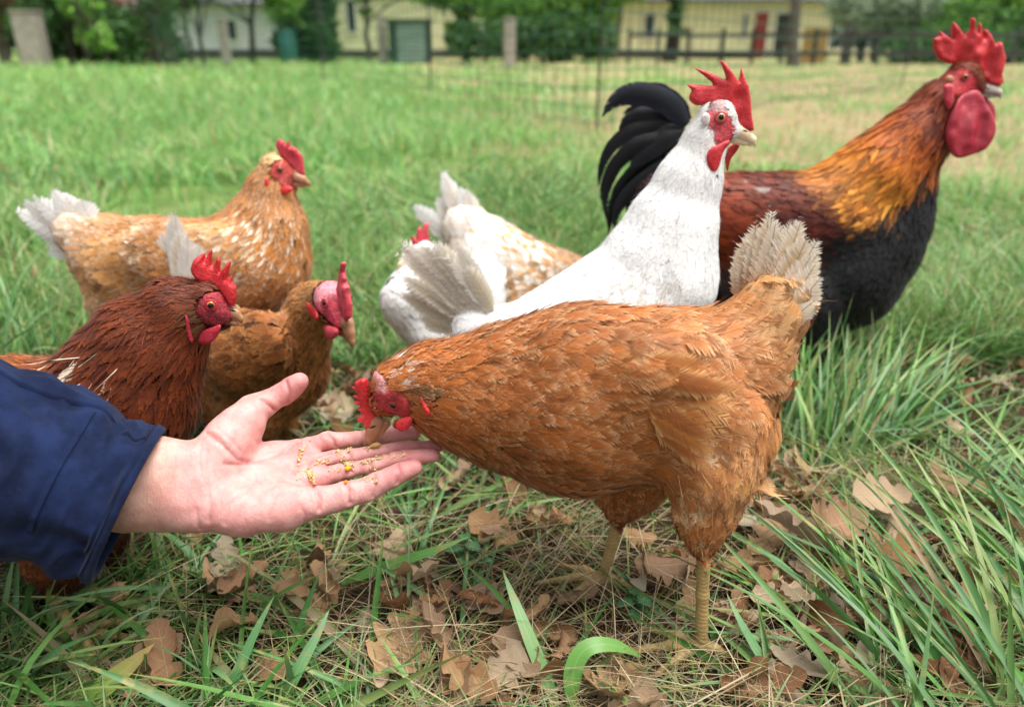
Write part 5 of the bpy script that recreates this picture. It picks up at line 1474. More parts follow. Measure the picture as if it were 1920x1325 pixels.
hero('grass_blade', [(1500, 1335, 0.0), (1420, 1220, 0.03), (1380, 1150, 0.05), (1362, 1110, 0.06)], 0.009, ('#5f9a58', '#7aae72'), 'blue-green grass blade slanting up right beside the hen\'s near foot')

# ------------------------------------------------------------------ fallen oak leaves
def mat_leaf():
    m, nt, n, l, p = new_mat('dry_oak_leaf'); b = NB(nt)
    oi = n.new('ShaderNodeObjectInfo').outputs['Random']
    u, v, _ = b.sep(b.uv('n')); au = b.math('ABSOLUTE', u)
    c = b.ramp(oi, [(0.0, tuple(hexc('#986e46'))), (0.22, tuple(hexc('#b4926a'))), (0.42, tuple(hexc('#6e4626'))), (0.58, tuple(hexc('#bea88a'))), (0.78, tuple(hexc('#8c5a34'))), (1.0, tuple(hexc('#a49882')))])
    spot = b.noise(b.coord('Object'), 110, 5, 0.7)
    c = b.mix(b.maprange(spot, 0.5, 0.8, 0, 0.6), c, tuple(hexc('#5e4230')))
    side = b.math('SINE', b.math('MULTIPLY', b.math('SUBTRACT', v, b.math('MULTIPLY', au, 0.22)), 42.0))
    vein = b.math('MAXIMUM', b.maprange(au, 0.0, 0.05, 1.0, 0.0), b.maprange(side, 0.93, 1.0, 0.0, 0.7))
    c = b.mix(b.math('MULTIPLY', vein, 0.25), c, tuple(hexc('#d8c4a4')))
    b.put(p.inputs['Base Color'], c)
    p.inputs['Roughness'].default_value = 0.62
    p.inputs['Specular IOR Level'].default_value = 0.3
    l.new(b.bump(b.math('ADD', b.math('MULTIPLY', vein, 0.7), spot), 0.5, 0.003), p.inputs['Normal'])
    tr = n.new('ShaderNodeBsdfTranslucent'); b.put(tr.inputs[0], c)
    mx = n.new('ShaderNodeMixShader'); mx.inputs[0].default_value = 0.15
    l.new(p.outputs[0], mx.inputs[1]); l.new(tr.outputs[0], mx.inputs[2])
    l.new(mx.outputs[0], n['Material Output'].inputs['Surface'])
    return m
M_leaf = mat_leaf()
def leaf_mesh(seed, curl, rollx, lobes=4):
    r = np.random.default_rng(seed)
    rows = 25
    t = np.linspace(0, 1, rows)
    env = np.sin(np.pi * np.clip(t * 0.97 + 0.015, 0, 1) ** 0.8) ** 0.75
    lob = 0.36 + 0.64 * np.abs(np.cos((t * lobes * 0.5 + 0.2) * 2 * math.pi)) ** 0.8
    wl, wr = [env * (lob * 0.9 + 0.14 + r.normal(0, 0.035, rows)) * 0.36 for _ in range(2)]
    for ww in (wl, wr):
        if r.random() < 0.5:
            k0 = r.integers(6, 18); ww[k0:k0 + 3] *= r.uniform(0.25, 0.6)      # torn edge
    wl[0] = wr[0] = 0.012; wl[-1] = wr[-1] = 0.03
    V, uv = [], []
    for i in range(rows):
        for u in (-1, -0.5, 0, 0.5, 1):
            w = (wl if u < 0 else wr)[i]
            x, y = t[i] - 0.5, u * w
            k = curl * 2.2 + 1e-4
            yy, zz = math.sin(k * y) / k, (1 - math.cos(k * y)) / k
            zz += 0.5 * rollx * (t[i] - 0.45) ** 2 + 0.014 * math.sin(9 * t[i] + u * 2 + seed) * abs(u) + 0.004 * r.normal()
            V.append((x, yy, zz))
            uv.append((u, t[i]))
    F = [(i * 5 + j, i * 5 + j + 1, i * 5 + j + 6, i * 5 + j + 5) for i in range(rows - 1) for j in range(4)]
    me = bpy.data.meshes.new('oak_leaf')
    me.from_pydata([tuple(v) for v in V], [], F)
    l = me.uv_layers.new(name='n')
    l.data.foreach_set('uv', np.array(uv, np.float32)[np.array(F).ravel()].ravel())
    me.polygons.foreach_set('use_smooth', np.ones(len(F), bool))
    me.materials.append(M_leaf)
    return me
LEAVES = [leaf_mesh(100 + i, c, r_, lb) for i, (c, r_, lb) in enumerate([(3.2, 1.5, 3), (-2.6, 1.8, 4), (2.0, -1.8, 2), (3.8, 0.2, 5), (0.9, 0.6, 4), (1.6, 1.2, 4), (-1.0, 0.9, 5), (2.2, -0.6, 4), (0.6, 1.6, 3), (-1.6, -0.9, 4), (2.8, 0.8, 4), (1.2, -1.2, 5)])]
FEET = np.array([ground(1312, 1226), ground(1312, 1226) + [-0.05, 0, 0], ground(1312, 1226) + [-0.02, -0.05, 0], ground(1132, 1098), ground(1132, 1098) + [-0.04, 0, 0]])[:, :2]
def leaf(px, py, size, kind, rz, tilt, label=None, z=0.008):
    c = ground(px, py, z)
    if np.linalg.norm(FEET - c[:2], axis=1).min() < 0.02 + size * 0.45: return
    o = bpy.data.objects.new('oak_leaf', LEAVES[kind]); COL.objects.link(o)
    o.location = c; o.scale = (size, size, size)
    o.rotation_euler = (tilt[0], tilt[1], rz)
    tag(o, label or 'dry brown oak leaf lying among grass and straw', 'leaf', 'fallen oak leaves')
named = [(1490, 1000, 0.10, 6, 2.5, (0.3, -0.2), 'large reddish-brown curled oak leaf beside the brown hen\'s legs', 0.05), (1560, 985, 0.10, 1, 0.6, (0.5, 0.3), 'big crumpled dull brown oak leaf propped against the curled one', 0.045), (1650, 930, 0.075, 0, 0.2, (0.5, 0.1), 'flat pinkish-tan oak leaf lying highest above the grass sheaf', 0.05),
         (1090, 1125, 0.085, 2, -0.5, (0.35, 0.1), 'tan deeply lobed oak leaf in front of the hen\'s raised far foot', 0.02), (760, 1205, 0.095, 0, 1.2, (0.3, 0.1), 'large tan oak leaf with dark holes left of the upright grass leaf', 0.015), (1430, 1090, 0.085, 3, -0.7, (0.3, 0.2), 'pale grey weathered oak leaf behind the hen\'s near foot', 0.015),
         (1630, 1270, 0.08, 5, -1.0, (0.3, 0.2), 'grey papery oak leaf half buried under right grass sheaf', 0.015), (1830, 1270, 0.075, 0, 0.3, (0.35, 0.0), 'light tan oak leaf with small holes under the corner grass', 0.02), (280, 1250, 0.07, 4, 0.7, (0.3, -0.2), 'smooth pale beige leaf beside the yellowing grass blade', 0.012), (740, 1025, 0.07, 2, 1.4, (0.4, 0.1), 'pale tan oak leaf below the fingertips', 0.015),
         (1240, 1080, 0.085, 1, 1.4, (0.4, 0.0), 'grey oak leaf standing between the brown hen\'s two legs', 0.02), (630, 780, 0.05, 2, 0.3, (0.3, 0.1), 'small tan oak leaf between thumb and pecking hen', 0.015)]
for n_ in named: leaf(n_[0], n_[1], n_[2], n_[3] + 4, n_[4], n_[5], n_[6], n_[7])
cl = [(1300, 1180, 120, 60, 15, 'dry oak leaf in the trampled litter round the brown hen\'s near foot'), (1450, 1150, 120, 80, 17, 'brown oak leaf in the litter right behind the brown hen\'s near foot'), (1600, 1100, 140, 90, 20, 'faded oak leaf under the long blades of the corner grass sheaf'),
      (1500, 930, 90, 60, 18, 'dry oak leaf below the brown hen\'s fluffy rump'), (1050, 1180, 120, 70, 13, 'dry oak leaf between the upright grass leaf and the arching blade'), (760, 1110, 110, 70, 13, 'dry oak leaf on the straw under the feeding fingers'), (1750, 980, 120, 70, 16, 'pale oak leaf in thin grass beyond the corner sheaf'),
      (1420, 1270, 120, 40, 9, 'brown oak leaf among broad blades in front of the hen\'s near foot'), (900, 1280, 160, 40, 9, 'brown oak leaf on straw left of the upright grass leaf'), (1180, 1290, 80, 30, 8, 'brown oak leaf beside the foot of the arching grass blade'), (560, 1080, 140, 60, 12, 'dry oak leaf in shade below the open palm'),
      (640, 740, 50, 50, 9, 'dry oak leaf on the ground behind thumb and pecking hen'), (80, 560, 90, 60, 12, 'dry leaf on bare soil under the buff hen\'s white tail'), (1850, 720, 70, 60, 12, 'dry leaf on bare soil beyond the sheaf near the rooster'), (330, 1150, 140, 90, 8, 'dry oak leaf in shadow under the sleeve'), (1000, 950, 80, 50, 8, 'dry oak leaf under the brown hen\'s breast'), (1250, 1060, 60, 40, 8, 'dry oak leaf between the brown hen\'s legs'), (1800, 1130, 100, 90, 12, 'dry oak leaf deep in the corner grass sheaf')]
for x, y, sx, sy, n, lab in cl:
    for _ in range(int(n * 1.15)):
        a, b_ = rng.normal(x, sx * 0.7), min(rng.normal(y, sy * 0.7), 1400)
        leaf(a, b_, rng.uniform(0.032, 0.07), int(rng.integers(0, len(LEAVES))), rng.uniform(0, 6.28), (rng.normal(0, 0.42), rng.normal(0, 0.4)), lab, z=rng.uniform(0.012, 0.03))
for _ in range(45):
    leaf(rng.uniform(-50, 1950), rng.uniform(200, 620), rng.uniform(0.05, 0.09), int(rng.integers(0, 8)), rng.uniform(0, 6.28), (rng.normal(0, 0.3), rng.normal(0, 0.3)), 'small faded leaf scattered on the open meadow', z=0.02)
# ---- young nettles
M_nettle = mat_plain('nettle_leaf', tuple(hexc('#2f5a34')), tuple(hexc('#4a7a4a')), 90, 0.55, 0.4, 400)
def nettle(px, py, s, label):
    c = ground(px, py); root = thing('nettle', c, label, 'plant', 'young nettles')
    V, F = tube([c, c + np.array([0.002, 0, 0.02 * s]), c + np.array([0, 0, 0.045 * s])], [0.0015, 0.0012, 0.0008], 6)
    mesh_obj('stem', V, F, M_nettle, root, c)
    for k in range(7):
        a = k * 2.4; hgt = (0.015 + 0.005 * k) * s; ln = (0.042 - 0.003 * k) * s
        d = np.array([math.cos(a), math.sin(a), 0.25]); sd = np.array([-math.sin(a), math.cos(a), 0])
        t = np.linspace(0, 1, 12); w = 0.36 * np.sin(math.pi * t ** 0.75) * (1 + 0.22 * ((np.arange(12) % 2) * 2 - 1))
        mid = c + np.array([0, 0, hgt]) + d * (t * ln)[:, None] - np.array([0, 0, 1.0]) * (t ** 2 * ln * 0.45)[:, None]
        Vv = np.stack([mid - sd * (w * ln)[:, None] * 1 + np.array([0, 0, 0.003]), mid, mid + sd * (w * ln)[:, None] + np.array([0, 0, 0.003])], 1).reshape(-1, 3)
        Ff = np.array([(i * 3 + j, i * 3 + j + 1, i * 3 + j + 4, i * 3 + j + 3) for i in range(11) for j in range(2)])
        mesh_obj('leaf', Vv, Ff, M_nettle, root, c)
nettle(875, 1065, 0.75, 'young dark green nettle beside the straw below the fingertips')
nettle(1190, 1165, 0.65, 'small toothed nettle in the litter above the arching grass blade')

# ------------------------------------------------------------------ background: houses, fences, trees
def zy(py, Y):
    d = ray(960, py); return CAM_H + Y * d[2] / d[1]
def xp(px, Y, py=90):
    return at_y(px, py, Y)[0]
M_yellow = mat_plain('pale_yellow_render', tuple(hexc('#dcd8b0')), tuple(hexc('#ccc8a0')), 1.5, 0.9, 0.2, 40)
M_plinth = mat_plain('dark_plinth', tuple(hexc('#4a4640')), None, 6, 0.9)
M_roof = mat_plain('grey_roof', tuple(hexc('#6a6a6c')), tuple(hexc('#55555a')), 5, 0.8, 0.3)
M_reddoor = mat_plain('red_door', tuple(hexc('#8c2c20')), tuple(hexc('#7a2218')), 4, 0.5)
M_darkdoor = mat_plain('dark_door', tuple(hexc('#2a2220')), None, 4, 0.5)
M_trim = mat_plain('white_trim', tuple(hexc('#e0ddd0')), None, 4, 0.7)
M_glass = mat_plain('dark_glass', tuple(hexc('#30383c')), None, 2, 0.08)
M_white = mat_plain('grey_white_render', tuple(hexc('#cfcdd0')), tuple(hexc('#b8b8bc')), 1.2, 0.9)
M_redroof = mat_plain('red_tile', tuple(hexc('#9a4a32')), None, 4, 0.8, 0.4)
M_darkroof = mat_plain('dull_red_tile', tuple(hexc('#6a4438')), None, 4, 0.8, 0.4)
M_conc = mat_plain('weathered_concrete', tuple(hexc('#a89e94')), tuple(hexc('#8c8478')), 6, 0.9, 0.5)
M_wood = mat_plain('dark_rail_wood', tuple(hexc('#4a4340')), tuple(hexc('#35302e')), 8, 0.85, 0.5)
M_ochre = mat_plain('ochre_board', tuple(hexc('#a8894a')), tuple(hexc('#8a6e38')), 6, 0.8, 0.4)
M_cab = mat_plain('green_grey_panel', tuple(hexc('#7f9488')), tuple(hexc('#6a8276')), 3, 0.6)
M_cabdark = mat_plain('dark_green_frame', tuple(hexc('#2f4a3c')), None, 5, 0.6)
M_teal = mat_plain('teal_plastic', tuple(hexc('#2f6a62')), None, 4, 0.5)
M_net = mat_plain('green_net_cord', tuple(hexc('#2f5f4c')), None, 30, 0.6)
M_post = mat_plain('net_post', tuple(hexc('#2a2f2a')), None, 20, 0.5)
M_bark = mat_plain('grey_bark', tuple(hexc('#6a6058')), tuple(hexc('#48403a')), 14, 0.9, 0.8)
M_barkdark = mat_plain('dark_bark', tuple(hexc('#3a342c')), tuple(hexc('#2a2620')), 14, 0.9, 0.8)

def house(name, label, Y, x0, x1, depth, eave, mat, roofm, ridge, doors=(), wins=(), plinth=0.35):
    X0, X1 = xp(x0, Y), xp(x1, Y); w = X1 - X0; cx = (X0 + X1) / 2
    org = np.array([cx, Y, 0.0]); r = thing(name, org, label, 'house')
    boxes('wall', [((cx, Y + depth / 2, eave / 2), (w, depth, eave), 0)], mat, r, org)
    boxes('plinth', [((cx, Y + depth / 2, plinth / 2 - 0.1), (w + 0.08, depth + 0.08, plinth + 0.2), 0)], M_plinth, r, org)
    a, b, c, d = X0 - 0.35, X1 + 0.35, Y - 0.45, Y + depth + 0.45
    V = np.array([(a, c, eave - 0.02), (b, c, eave - 0.02), (b, d, eave - 0.02), (a, d, eave - 0.02), (a, (c + d) / 2, ridge), (b, (c + d) / 2, ridge), (a, c, eave + 0.1), (b, c, eave + 0.1), (b, d, eave + 0.1), (a, d, eave + 0.1)])
    F4 = np.array([(6, 7, 5, 4), (8, 9, 4, 5), (0, 1, 7, 6), (2, 3, 9, 8), (3, 2, 1, 0), (0, 6, 4, 9), (1, 2, 8, 7), (0, 9, 3, 0), (7, 8, 5, 7)])
    bm = bmesh.new(); vs_ = [bm.verts.new(v) for v in V - org]
    for f in F4:
        u_ = list(dict.fromkeys(f.tolist()))
        try: bm.faces.new([vs_[i] for i in u_])
        except ValueError: pass
    me = bpy.data.meshes.new('roof'); bm.to_mesh(me); bm.free(); me.materials.append(roofm)
    o = bpy.data.objects.new('roof', me); COL.objects.link(o); o.parent = r
    boxes('gutter', [((cx, c - 0.05, eave + 0.04), (w + 0.7, 0.1, 0.09), 0)], M_roof, r, org)
    for p0, p1, top, m_ in doors:
        A, B = xp(p0, Y), xp(p1, Y); q = boxes('door', [(((A + B) / 2, Y - 0.03, top / 2), (B - A, 0.06, top), 0)], m_, r, org)
        boxes('door_frame', [((A - 0.04, Y - 0.04, top / 2), (0.08, 0.08, top), 0), ((B + 0.04, Y - 0.04, top / 2), (0.08, 0.08, top), 0), (((A + B) / 2, Y - 0.04, top + 0.05), (B - A + 0.16, 0.08, 0.1), 0)], M_trim, q, org)
    for p0, p1, z0, z1 in wins:
        A, B = xp(p0, Y), xp(p1, Y); q = boxes('window', [(((A + B) / 2, Y - 0.02, (z0 + z1) / 2), (B - A, 0.05, z1 - z0), 0)], M_glass, r, org)
        boxes('window_frame', [((A, Y - 0.04, (z0 + z1) / 2), (0.07, 0.08, z1 - z0), 0), ((B, Y - 0.04, (z0 + z1) / 2), (0.07, 0.08, z1 - z0), 0), (((A + B) / 2, Y - 0.04, z0 - 0.03), (B - A + 0.14, 0.1, 0.07), 0), (((A + B) / 2, Y - 0.04, z1 + 0.03), (B - A + 0.14, 0.08, 0.07), 0)], M_trim, q, org)
    return r
house('house', 'low pale yellow house with a red door behind the dark rail fence', 38, 1165, 1552, 7, 2.45, M_yellow, M_roof, 4.6,
      doors=[(1410, 1434, 2.0, M_reddoor), (1449, 1472, 1.95, M_darkdoor)], wins=[(1387, 1396, 0.9, 1.9), (1205, 1225, 0.9, 1.9)])
house('house', 'pale yellow house partly hidden by the green shed and leafy bushes', 40, 612, 960, 8, 3.6, M_yellow, M_roof, 6.2, wins=[(655, 672, 1.2, 2.6), (905, 925, 1.0, 2.2)])
house('house', 'whitish outbuilding behind thin trunks at the meadow edge', 36, 288, 545, 6, 2.2, M_white, M_roof, 3.4, wins=[(430, 450, 0.8, 1.6)], plinth=0.4)
house('house', 'grey cottage with dull red-brown roof behind the dark shrubs', 44, 60, 270, 8, 2.6, M_white, M_darkroof, 4.8, wins=[(100, 125, 1.0, 2.1)])

def pillar(name, label, px0, px1, Y, top, mat):
    A, B = xp(px0, Y), xp(px1, Y); w = B - A; c = np.array([(A + B) / 2, Y, 0])
    r = thing(name, c, label, 'post')
    boxes('shaft', [((c[0], Y, top / 2 - 0.1), (w, w * 0.9, top + 0.2), 0.1)], mat, r, c, 0.02)
    boxes('cap', [((c[0], Y, top + 0.03), (w * 1.12, w, 0.06), 0.1)], mat, r, c, 0.015)
pillar('gate_post', 'wide pale concrete gate post beside the dark shrubs', 42, 84, 22, zy(24, 22), M_conc)
pillar('concrete_post', 'weathered concrete post standing before the green bushes', 945, 966, 20, zy(38, 20), M_conc)
pillar('concrete_post', 'slim concrete post just left of the green shed', 709, 726, 26.5, zy(36, 26.5), M_conc)
pillar('concrete_post', 'pale concrete post in front of the whitish outbuilding', 414, 430, 24, zy(40, 24), M_conc)
# green shed: frame, ribbed panel of boards, lid
Y = 26; A, B = xp(727, Y), xp(806, Y); top = zy(40, Y); c = np.array([(A + B) / 2, Y, 0])
r = thing('shed', c, 'small grey-green ribbed metal shed with dark green frame beside yellow house', 'shed')
boxes('box', [((c[0], Y + 0.55, top / 2), (B - A - 0.06, 1.0, top), 0)], M_cabdark, r, c)
nb = 9
for i in range(nb):
    h = top * 0.92 / nb
    boxes('panel', [((c[0] + 0.1, Y, 0.06 + h * (i + 0.5)), (B - A - 0.42, 0.06, h * 0.88), 0)], M_cab, r, c)
boxes('lid', [((c[0], Y + 0.5, top + 0.03), (B - A + 0.1, 1.2, 0.07), 0)], M_cabdark, r, c)
for s in (A + 0.1, B - 0.06): boxes('frame_post', [((s, Y - 0.02, top / 2), (0.12, 0.09, top), 0)], M_cabdark, r, c)
# rain barrel
Y = 27; c = np.array([xp(540, Y), Y, 0]); r = thing('water_barrel', c, 'teal plastic water barrel by the end of the outbuilding', 'barrel')
t = np.linspace(0, 1, 9); V, F = tube(np.stack([np.full(9, c[0]), np.full(9, Y), t * 1.0], 1), 0.27 + 0.05 * np.sin(t * math.pi), 16); mesh_obj('drum', V, F, M_teal, r, c)
V, F = tube([c + [0, 0, 0.99], c + [0, 0, 1.04], c + [0, 0, 1.05]], [0.3, 0.3, 0.01], 16); mesh_obj('lid', V, F, M_teal, r, c)

# dark rail fence
Y = 25; c = np.array([xp(1180, Y), Y, 0]); r = thing('rail_fence', c, 'dark wooden post and rail fence in front of the yellow house', 'fence')
posts = [1180, 1235, 1292, 1355, 1412, 1468, 1530, 1590, 1650, 1710, 1775, 1840, 1905, 1975, 2050]
for a, b in zip(posts, posts[1:]):
    for z in (zy(66, Y), zy(101, Y)):
        XA, XB = xp(a, Y), xp(b, Y)
        boxes('rail', [(((XA + XB) / 2, Y, z + rng.normal(0, 0.012)), (XB - XA - 0.02, 0.05, 0.11), 0)], M_wood, r, c)
for a in posts:
    boxes('post', [((xp(a, Y), Y + 0.09, 0.5), (0.1 if a != 1590 else 0.3, 0.11, 1.1 if a != 1590 else 1.4), 0)], M_wood, r, c)
Y = 26; c = np.array([xp(1527, Y), Y, 0]); r = thing('board_gate', c, 'ochre wooden board gate at the corner of the yellow house', 'gate')
for i in range(5):
    A, B = xp(1505 + i * 9, Y), xp(1513.6 + i * 9, Y); boxes('board', [(((A + B) / 2, Y, 0.55), (B - A, 0.03, 1.05), 0)], M_ochre, r, c)
for z in (0.25, 0.85): boxes('crossbar', [((c[0], Y + 0.035, z), (xp(1549, Y) - xp(1505, Y), 0.035, 0.1), 0)], M_ochre, r, c)

# poultry net
net_posts = [ground(300, 138), ground(607, 162), ground(808, 200), ground(1118, 250), ground(1690, 166), ground(2150, 140)]
c = net_posts[3].copy(); r = thing('poultry_net', c, 'green plastic poultry net on thin dark posts across the meadow', 'fence')
for p in net_posts:
    V, F = tube([p + [0, 0, -0.05], p + [0.004, 0, 0.5], p + [0.012, 0.0, 1.12]], [0.009, 0.008, 0.007], 8); mesh_obj('post', V, F, M_post, r, c)
    V, F = tube([p + [0.011, 0, 1.10], p + [0.012, 0, 1.14]], [0.014, 0.012], 8); mesh_obj('post_cap', V, F, M_net, r, c)
parts = []
for a, b in zip(net_posts, net_posts[1:]):
    n = 14; s = np.linspace(0, 1, n)
    for z in np.concatenate([[0.06], np.linspace(0.16, 1.08, 9)]):
        P = a + (b - a) * s[:, None]; P[:, 2] = z - 0.05 * np.sin(s * math.pi) * z; parts.append(tube(P, 0.0034 if z < 1.0 else 0.005, 4))
    L_ = np.linalg.norm(b - a)
    for q in np.arange(0.08, L_, 0.13):
        f = q / L_; P = a + (b - a) * f; sg = 0.05 * math.sin(f * math.pi); parts.append(tube([P + [0, 0, 0.02], P + [0, 0, 0.55 * (1 - sg)], P + [0, 0, 1.08 * (1 - sg)]], 0.0026, 4))
V, F = merge(parts); o = mesh_obj('netting', V, F, M_net, r, c); o['kind'] = 'stuff'

# trees and bushes
def mat_leafage(name, c1, c2, c3):
    m, nt, n, l, p = new_mat(name); b = NB(nt)
    oi = n.new('ShaderNodeNewGeometry').outputs['Random Per Island']
    c = b.ramp(oi, [(0.0, tuple(hexc(c1))), (0.5, tuple(hexc(c2))), (1.0, tuple(hexc(c3)))])
    b.put(p.inputs['Base Color'], c); p.inputs['Roughness'].default_value = 0.5
    tr = n.new('ShaderNodeBsdfTranslucent'); b.put(tr.inputs[0], c)
    mx = n.new('ShaderNodeMixShader'); mx.inputs[0].default_value = 0.35
    l.new(p.outputs[0], mx.inputs[1]); l.new(tr.outputs[0], mx.inputs[2]); l.new(mx.outputs[0], n['Material Output'].inputs['Surface'])
    return m
M_lf1 = mat_leafage('spring_leaves', '#5f9438', '#7fb048', '#9cc45c')
M_lf2 = mat_leafage('dark_leaves', '#2c4a26', '#3f6a30', '#5a8040')
M_lf3 = mat_leafage('pale_blossom_leaves', '#8aa078', '#c4ccb8', '#6f9058')
M_lf4 = mat_leafage('brown_twig_leaves', '#6a5844', '#54603a', '#7a4a34')
def leafage(cs, n, size):
    """leaf faces clustered round twig ends inside ellipsoids"""
    Vs = []
    tot = sum(a[1][0] * a[1][1] * a[1][2] for a in cs) ** 1.0
    for ctr, rad in cs:
        k = max(20, int(2.4 * n * (rad[0] * rad[1] * rad[2]) / tot))
        nc = max(6, k // 14)
        u = unit(rng.normal(size=(nc, 3))) * (rng.random((nc, 1)) ** 0.45)
        cc = np.array(ctr) + u * np.array(rad)
        q = cc[rng.integers(0, nc, k)] + rng.normal(0, 0.12, (k, 3)) * np.mean(rad) * 0.9
        a = unit(rng.normal(size=(k, 3))); b = unit(np.cross(a, rng.normal(size=(k, 3))))
        s = (size * rng.uniform(0.7, 1.6, k))[:, None]
        Vs.append(np.stack([q - a * s, q + b * s * 0.45, q + a * s, q - b * s * 0.45], 1).reshape(-1, 3))
    V = np.concatenate(Vs)
    return V, np.arange(len(V)).reshape(-1, 4)
def plant(name, label, cat, px, Y, trunk, cs, n, size, lm, bark, group=None, stems=1):
    """cs: (dx px, centre height m, rx m, rz m)"""
    c = np.array([xp(px, Y), Y, 0.0]); r = thing(name, c, label, cat, group)
    C = [((xp(px + dx, Y), Y + rng.normal(0, 0.3), z), (rx, rx * 0.8, rz)) for dx, z, rx, rz in cs]
    parts = []
    topz = max(z for _, z, _, _ in cs)
    for s in range(stems):
        b = c + np.array([rng.normal(0, 0.35) if stems > 1 else 0, rng.normal(0, 0.2) if stems > 1 else 0, -0.1])
        lean = np.array([rng.normal(0, 0.25), 0, 0])
        t = np.linspace(0, 1, 7)[:, None]
        P = b + lean * t * topz * 0.3 + np.array([0, 0, topz]) * t + rng.normal(0, 0.04, (7, 3)) * (t > 0)
        parts.append(tube(P, np.linspace(trunk, trunk * 0.45, 7), 9))
        for ctr, rad in C:
            st = P[rng.integers(2, 6)]
            parts.append(tube([st, (st + np.array(ctr)) / 2 + [0, 0, 0.1], np.array(ctr)], [trunk * 0.4, trunk * 0.28, trunk * 0.1], 6))
            for _ in range(4):
                e = np.array(ctr) + rng.normal(0, 0.5, 3) * np.array(rad)
                parts.append(tube([np.array(ctr) * 0.6 + st * 0.4, e], [trunk * 0.16, trunk * 0.05], 5))
    V, F = merge(parts); mesh_obj('trunk', V, F, bark, r, c)
    if n:
        V, F = leafage(C, n, size); mesh_obj('crown', V, F, lm, r, c, smooth=False)
plant('tree', 'dark ivy-clad tree trunk standing before the yellow house', 'tree', 1256, 29, 0.3, [(-70, 3.6, 1.5, 1.0), (20, 3.8, 1.6, 0.9), (0, 1.5, 0.45, 1.4)], 2600, 0.1, M_lf2, M_barkdark)
plant('tree', 'straight grey tree trunk beside the board gate', 'tree', 1492, 23, 0.19, [(-60, 4.4, 1.4, 1.0), (60, 4.6, 1.4, 1.0)], 900, 0.1, M_lf1, M_bark)
plant('bush', 'tall bright green bush with many dark stems left of the yellow house', 'bush', 1040, 30, 0.07, [(-90, 1.9, 1.2, 1.1), (-20, 2.2, 1.3, 1.2), (60, 1.9, 1.1, 1.2), (-50, 0.9, 1.1, 0.7), (40, 0.9, 1.0, 0.6), (90, 2.6, 0.9, 0.8)], 6500, 0.09, M_lf1, M_barkdark, None, 6)
plant('bush', 'leafy green bush over a dark trunk right of the shed', 'bush', 868, 28, 0.11, [(-30, 2.3, 1.0, 0.6), (20, 2.1, 0.9, 0.6), (-5, 1.0, 0.5, 0.9)], 2600, 0.09, M_lf1, M_barkdark, None, 2)
plant('tree', 'spreading tree with hanging green leaves above the pale yellow house', 'tree', 690, 32, 0.12, [(-40, 3.0, 1.5, 0.7), (40, 2.9, 1.4, 0.6), (110, 2.7, 1.2, 0.5), (0, 2.0, 0.4, 0.5)], 3200, 0.09, M_lf1, M_bark)
plant('tree', 'dark slender evergreen at the left corner of the yellow house', 'tree', 607, 27, 0.13, [(0, 1.0, 0.5, 0.6), (0, 2.0, 0.5, 0.8), (-10, 2.9, 0.6, 0.6)], 2600, 0.08, M_lf2, M_barkdark)
plant('tree', 'green leafy tree overhanging the whitish outbuilding', 'tree', 470, 28, 0.12, [(-110, 2.5, 1.0, 0.6), (-50, 2.7, 1.2, 0.6), (20, 2.6, 1.2, 0.6), (70, 2.0, 0.8, 0.9)], 3600, 0.085, M_lf1, M_barkdark)
plant('bush', 'dense dark brown-green shrub next to the wide gate post', 'bush', 190, 25, 0.1, [(-60, 1.4, 1.0, 1.1), (0, 1.6, 1.0, 1.2), (60, 0.9, 0.8, 0.9), (20, 0.5, 1.3, 0.6), (-90, 2.4, 0.8, 0.6)], 5200, 0.08, M_lf4, M_barkdark, None, 5)
plant('bush', 'young bright green bush in front of the dark brown shrub', 'bush', 165, 22, 0.04, [(0, 1.1, 0.5, 0.7), (-20, 1.8, 0.5, 0.5), (25, 0.7, 0.4, 0.4)], 900, 0.07, M_lf1, M_barkdark, None, 3)
plant('bush', 'bare twiggy grey shrub leaning by the outbuilding wall', 'bush', 295, 24, 0.05, [(-20, 1.3, 0.7, 0.9), (40, 1.4, 0.7, 0.8), (0, 2.2, 0.8, 0.6)], 1000, 0.05, M_lf2, M_bark, None, 6)
plant('bush', 'grey hedge shrub at the far left edge of the meadow', 'bush', 0, 27, 0.08, [(-20, 1.3, 1.0, 1.0), (30, 2.2, 0.9, 0.8), (-80, 1.6, 1.0, 1.2)], 2600, 0.08, M_lf4, M_bark, None, 4)
plant('bush', 'pale blossoming bush behind the rail fence', 'bush', 1640, 30, 0.1, [(-40, 1.9, 1.2, 0.9), (30, 2.2, 1.3, 0.8), (-60, 2.9, 1.0, 0.6), (60, 1.2, 1.0, 0.8)], 5200, 0.08, M_lf3, M_barkdark, None, 4)
plant('bush', 'dense bright green bush behind the rail fence at meadow corner', 'bush', 1850, 29, 0.1, [(-90, 1.5, 1.3, 1.2), (-20, 1.7, 1.3, 1.3), (60, 1.6, 1.3, 1.3), (-60, 0.6, 1.5, 0.6), (40, 0.6, 1.5, 0.6), (0, 2.8, 1.4, 0.7)], 7000, 0.08, M_lf1, M_barkdark, None, 5)
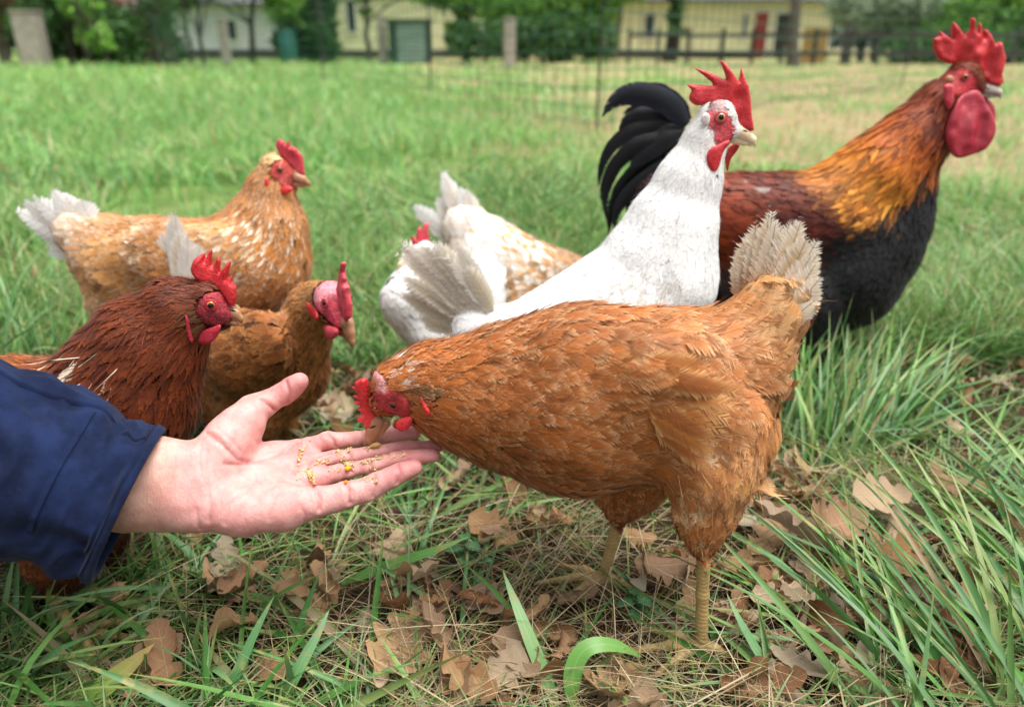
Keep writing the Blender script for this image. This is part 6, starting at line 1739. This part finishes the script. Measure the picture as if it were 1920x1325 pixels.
plant('bush', 'dark green hedge bush low under the fence rails', 'bush', 1760, 27, 0.06, [(-70, 0.5, 0.9, 0.5), (0, 0.6, 1.0, 0.5), (70, 0.5, 1.0, 0.5), (160, 0.6, 1.0, 0.5)], 3800, 0.07, M_lf2, M_barkdark, None, 4)
plant('tree', 'bushy green tree between the two yellow houses', 'tree', 1150, 34, 0.15, [(-30, 2.2, 0.9, 0.9), (20, 2.9, 1.2, 0.7), (-60, 3.3, 1.2, 0.8)], 2800, 0.09, M_lf1, M_bark)
plant('bush', 'dense dark hedge filling the gap beside the wide gate post', 'bush', 120, 23, 0.08, [(-30, 0.9, 0.8, 0.9), (40, 1.0, 0.9, 1.0), (100, 0.8, 0.9, 0.8), (20, 2.0, 0.9, 0.7)], 3600, 0.08, M_lf2, M_barkdark, None, 4)
plant('bush', 'dark leafy shrub at the left end of the whitish outbuilding', 'bush', 330, 27, 0.07, [(-40, 1.0, 0.7, 0.9), (0, 2.2, 0.9, 0.7), (-20, 0.4, 0.9, 0.5)], 2400, 0.07, M_lf2, M_barkdark, None, 4)
plant('bush', 'dark green bush between the water barrel and yellow house', 'bush', 575, 29, 0.08, [(-20, 0.8, 0.7, 0.9), (10, 1.9, 0.8, 0.9), (30, 0.5, 0.8, 0.5)], 2600, 0.08, M_lf2, M_barkdark, None, 3)
plant('bush', 'shaded undergrowth at the foot of the tall green bush', 'bush', 1000, 27, 0.06, [(-110, 0.7, 0.9, 0.6), (-40, 0.7, 0.9, 0.7), (40, 0.8, 0.9, 0.8), (110, 0.7, 0.9, 0.7)], 3200, 0.08, M_lf2, M_barkdark, None, 4)
plant('tree', 'overhanging tree with light green twigs in front of the whitish outbuilding', 'tree', 380, 22, 0.07, [(-40, 2.3, 0.9, 0.5), (30, 2.2, 0.9, 0.45), (90, 2.4, 0.9, 0.5)], 1600, 0.07, M_lf1, M_barkdark)
# far wood behind the houses
cs = [((x, 60 + rng.normal(0, 4), rng.uniform(2, 7)), (6, 4, rng.uniform(2.5, 4.5))) for x in np.linspace(-70, 70, 34)]
V, F = leafage(cs, 26000, 0.45)
tag(mesh_obj('woodland', V, F, M_lf2, None, None, smooth=False), 'distant dark green wood closing the view behind the houses', 'woodland', kind='stuff')
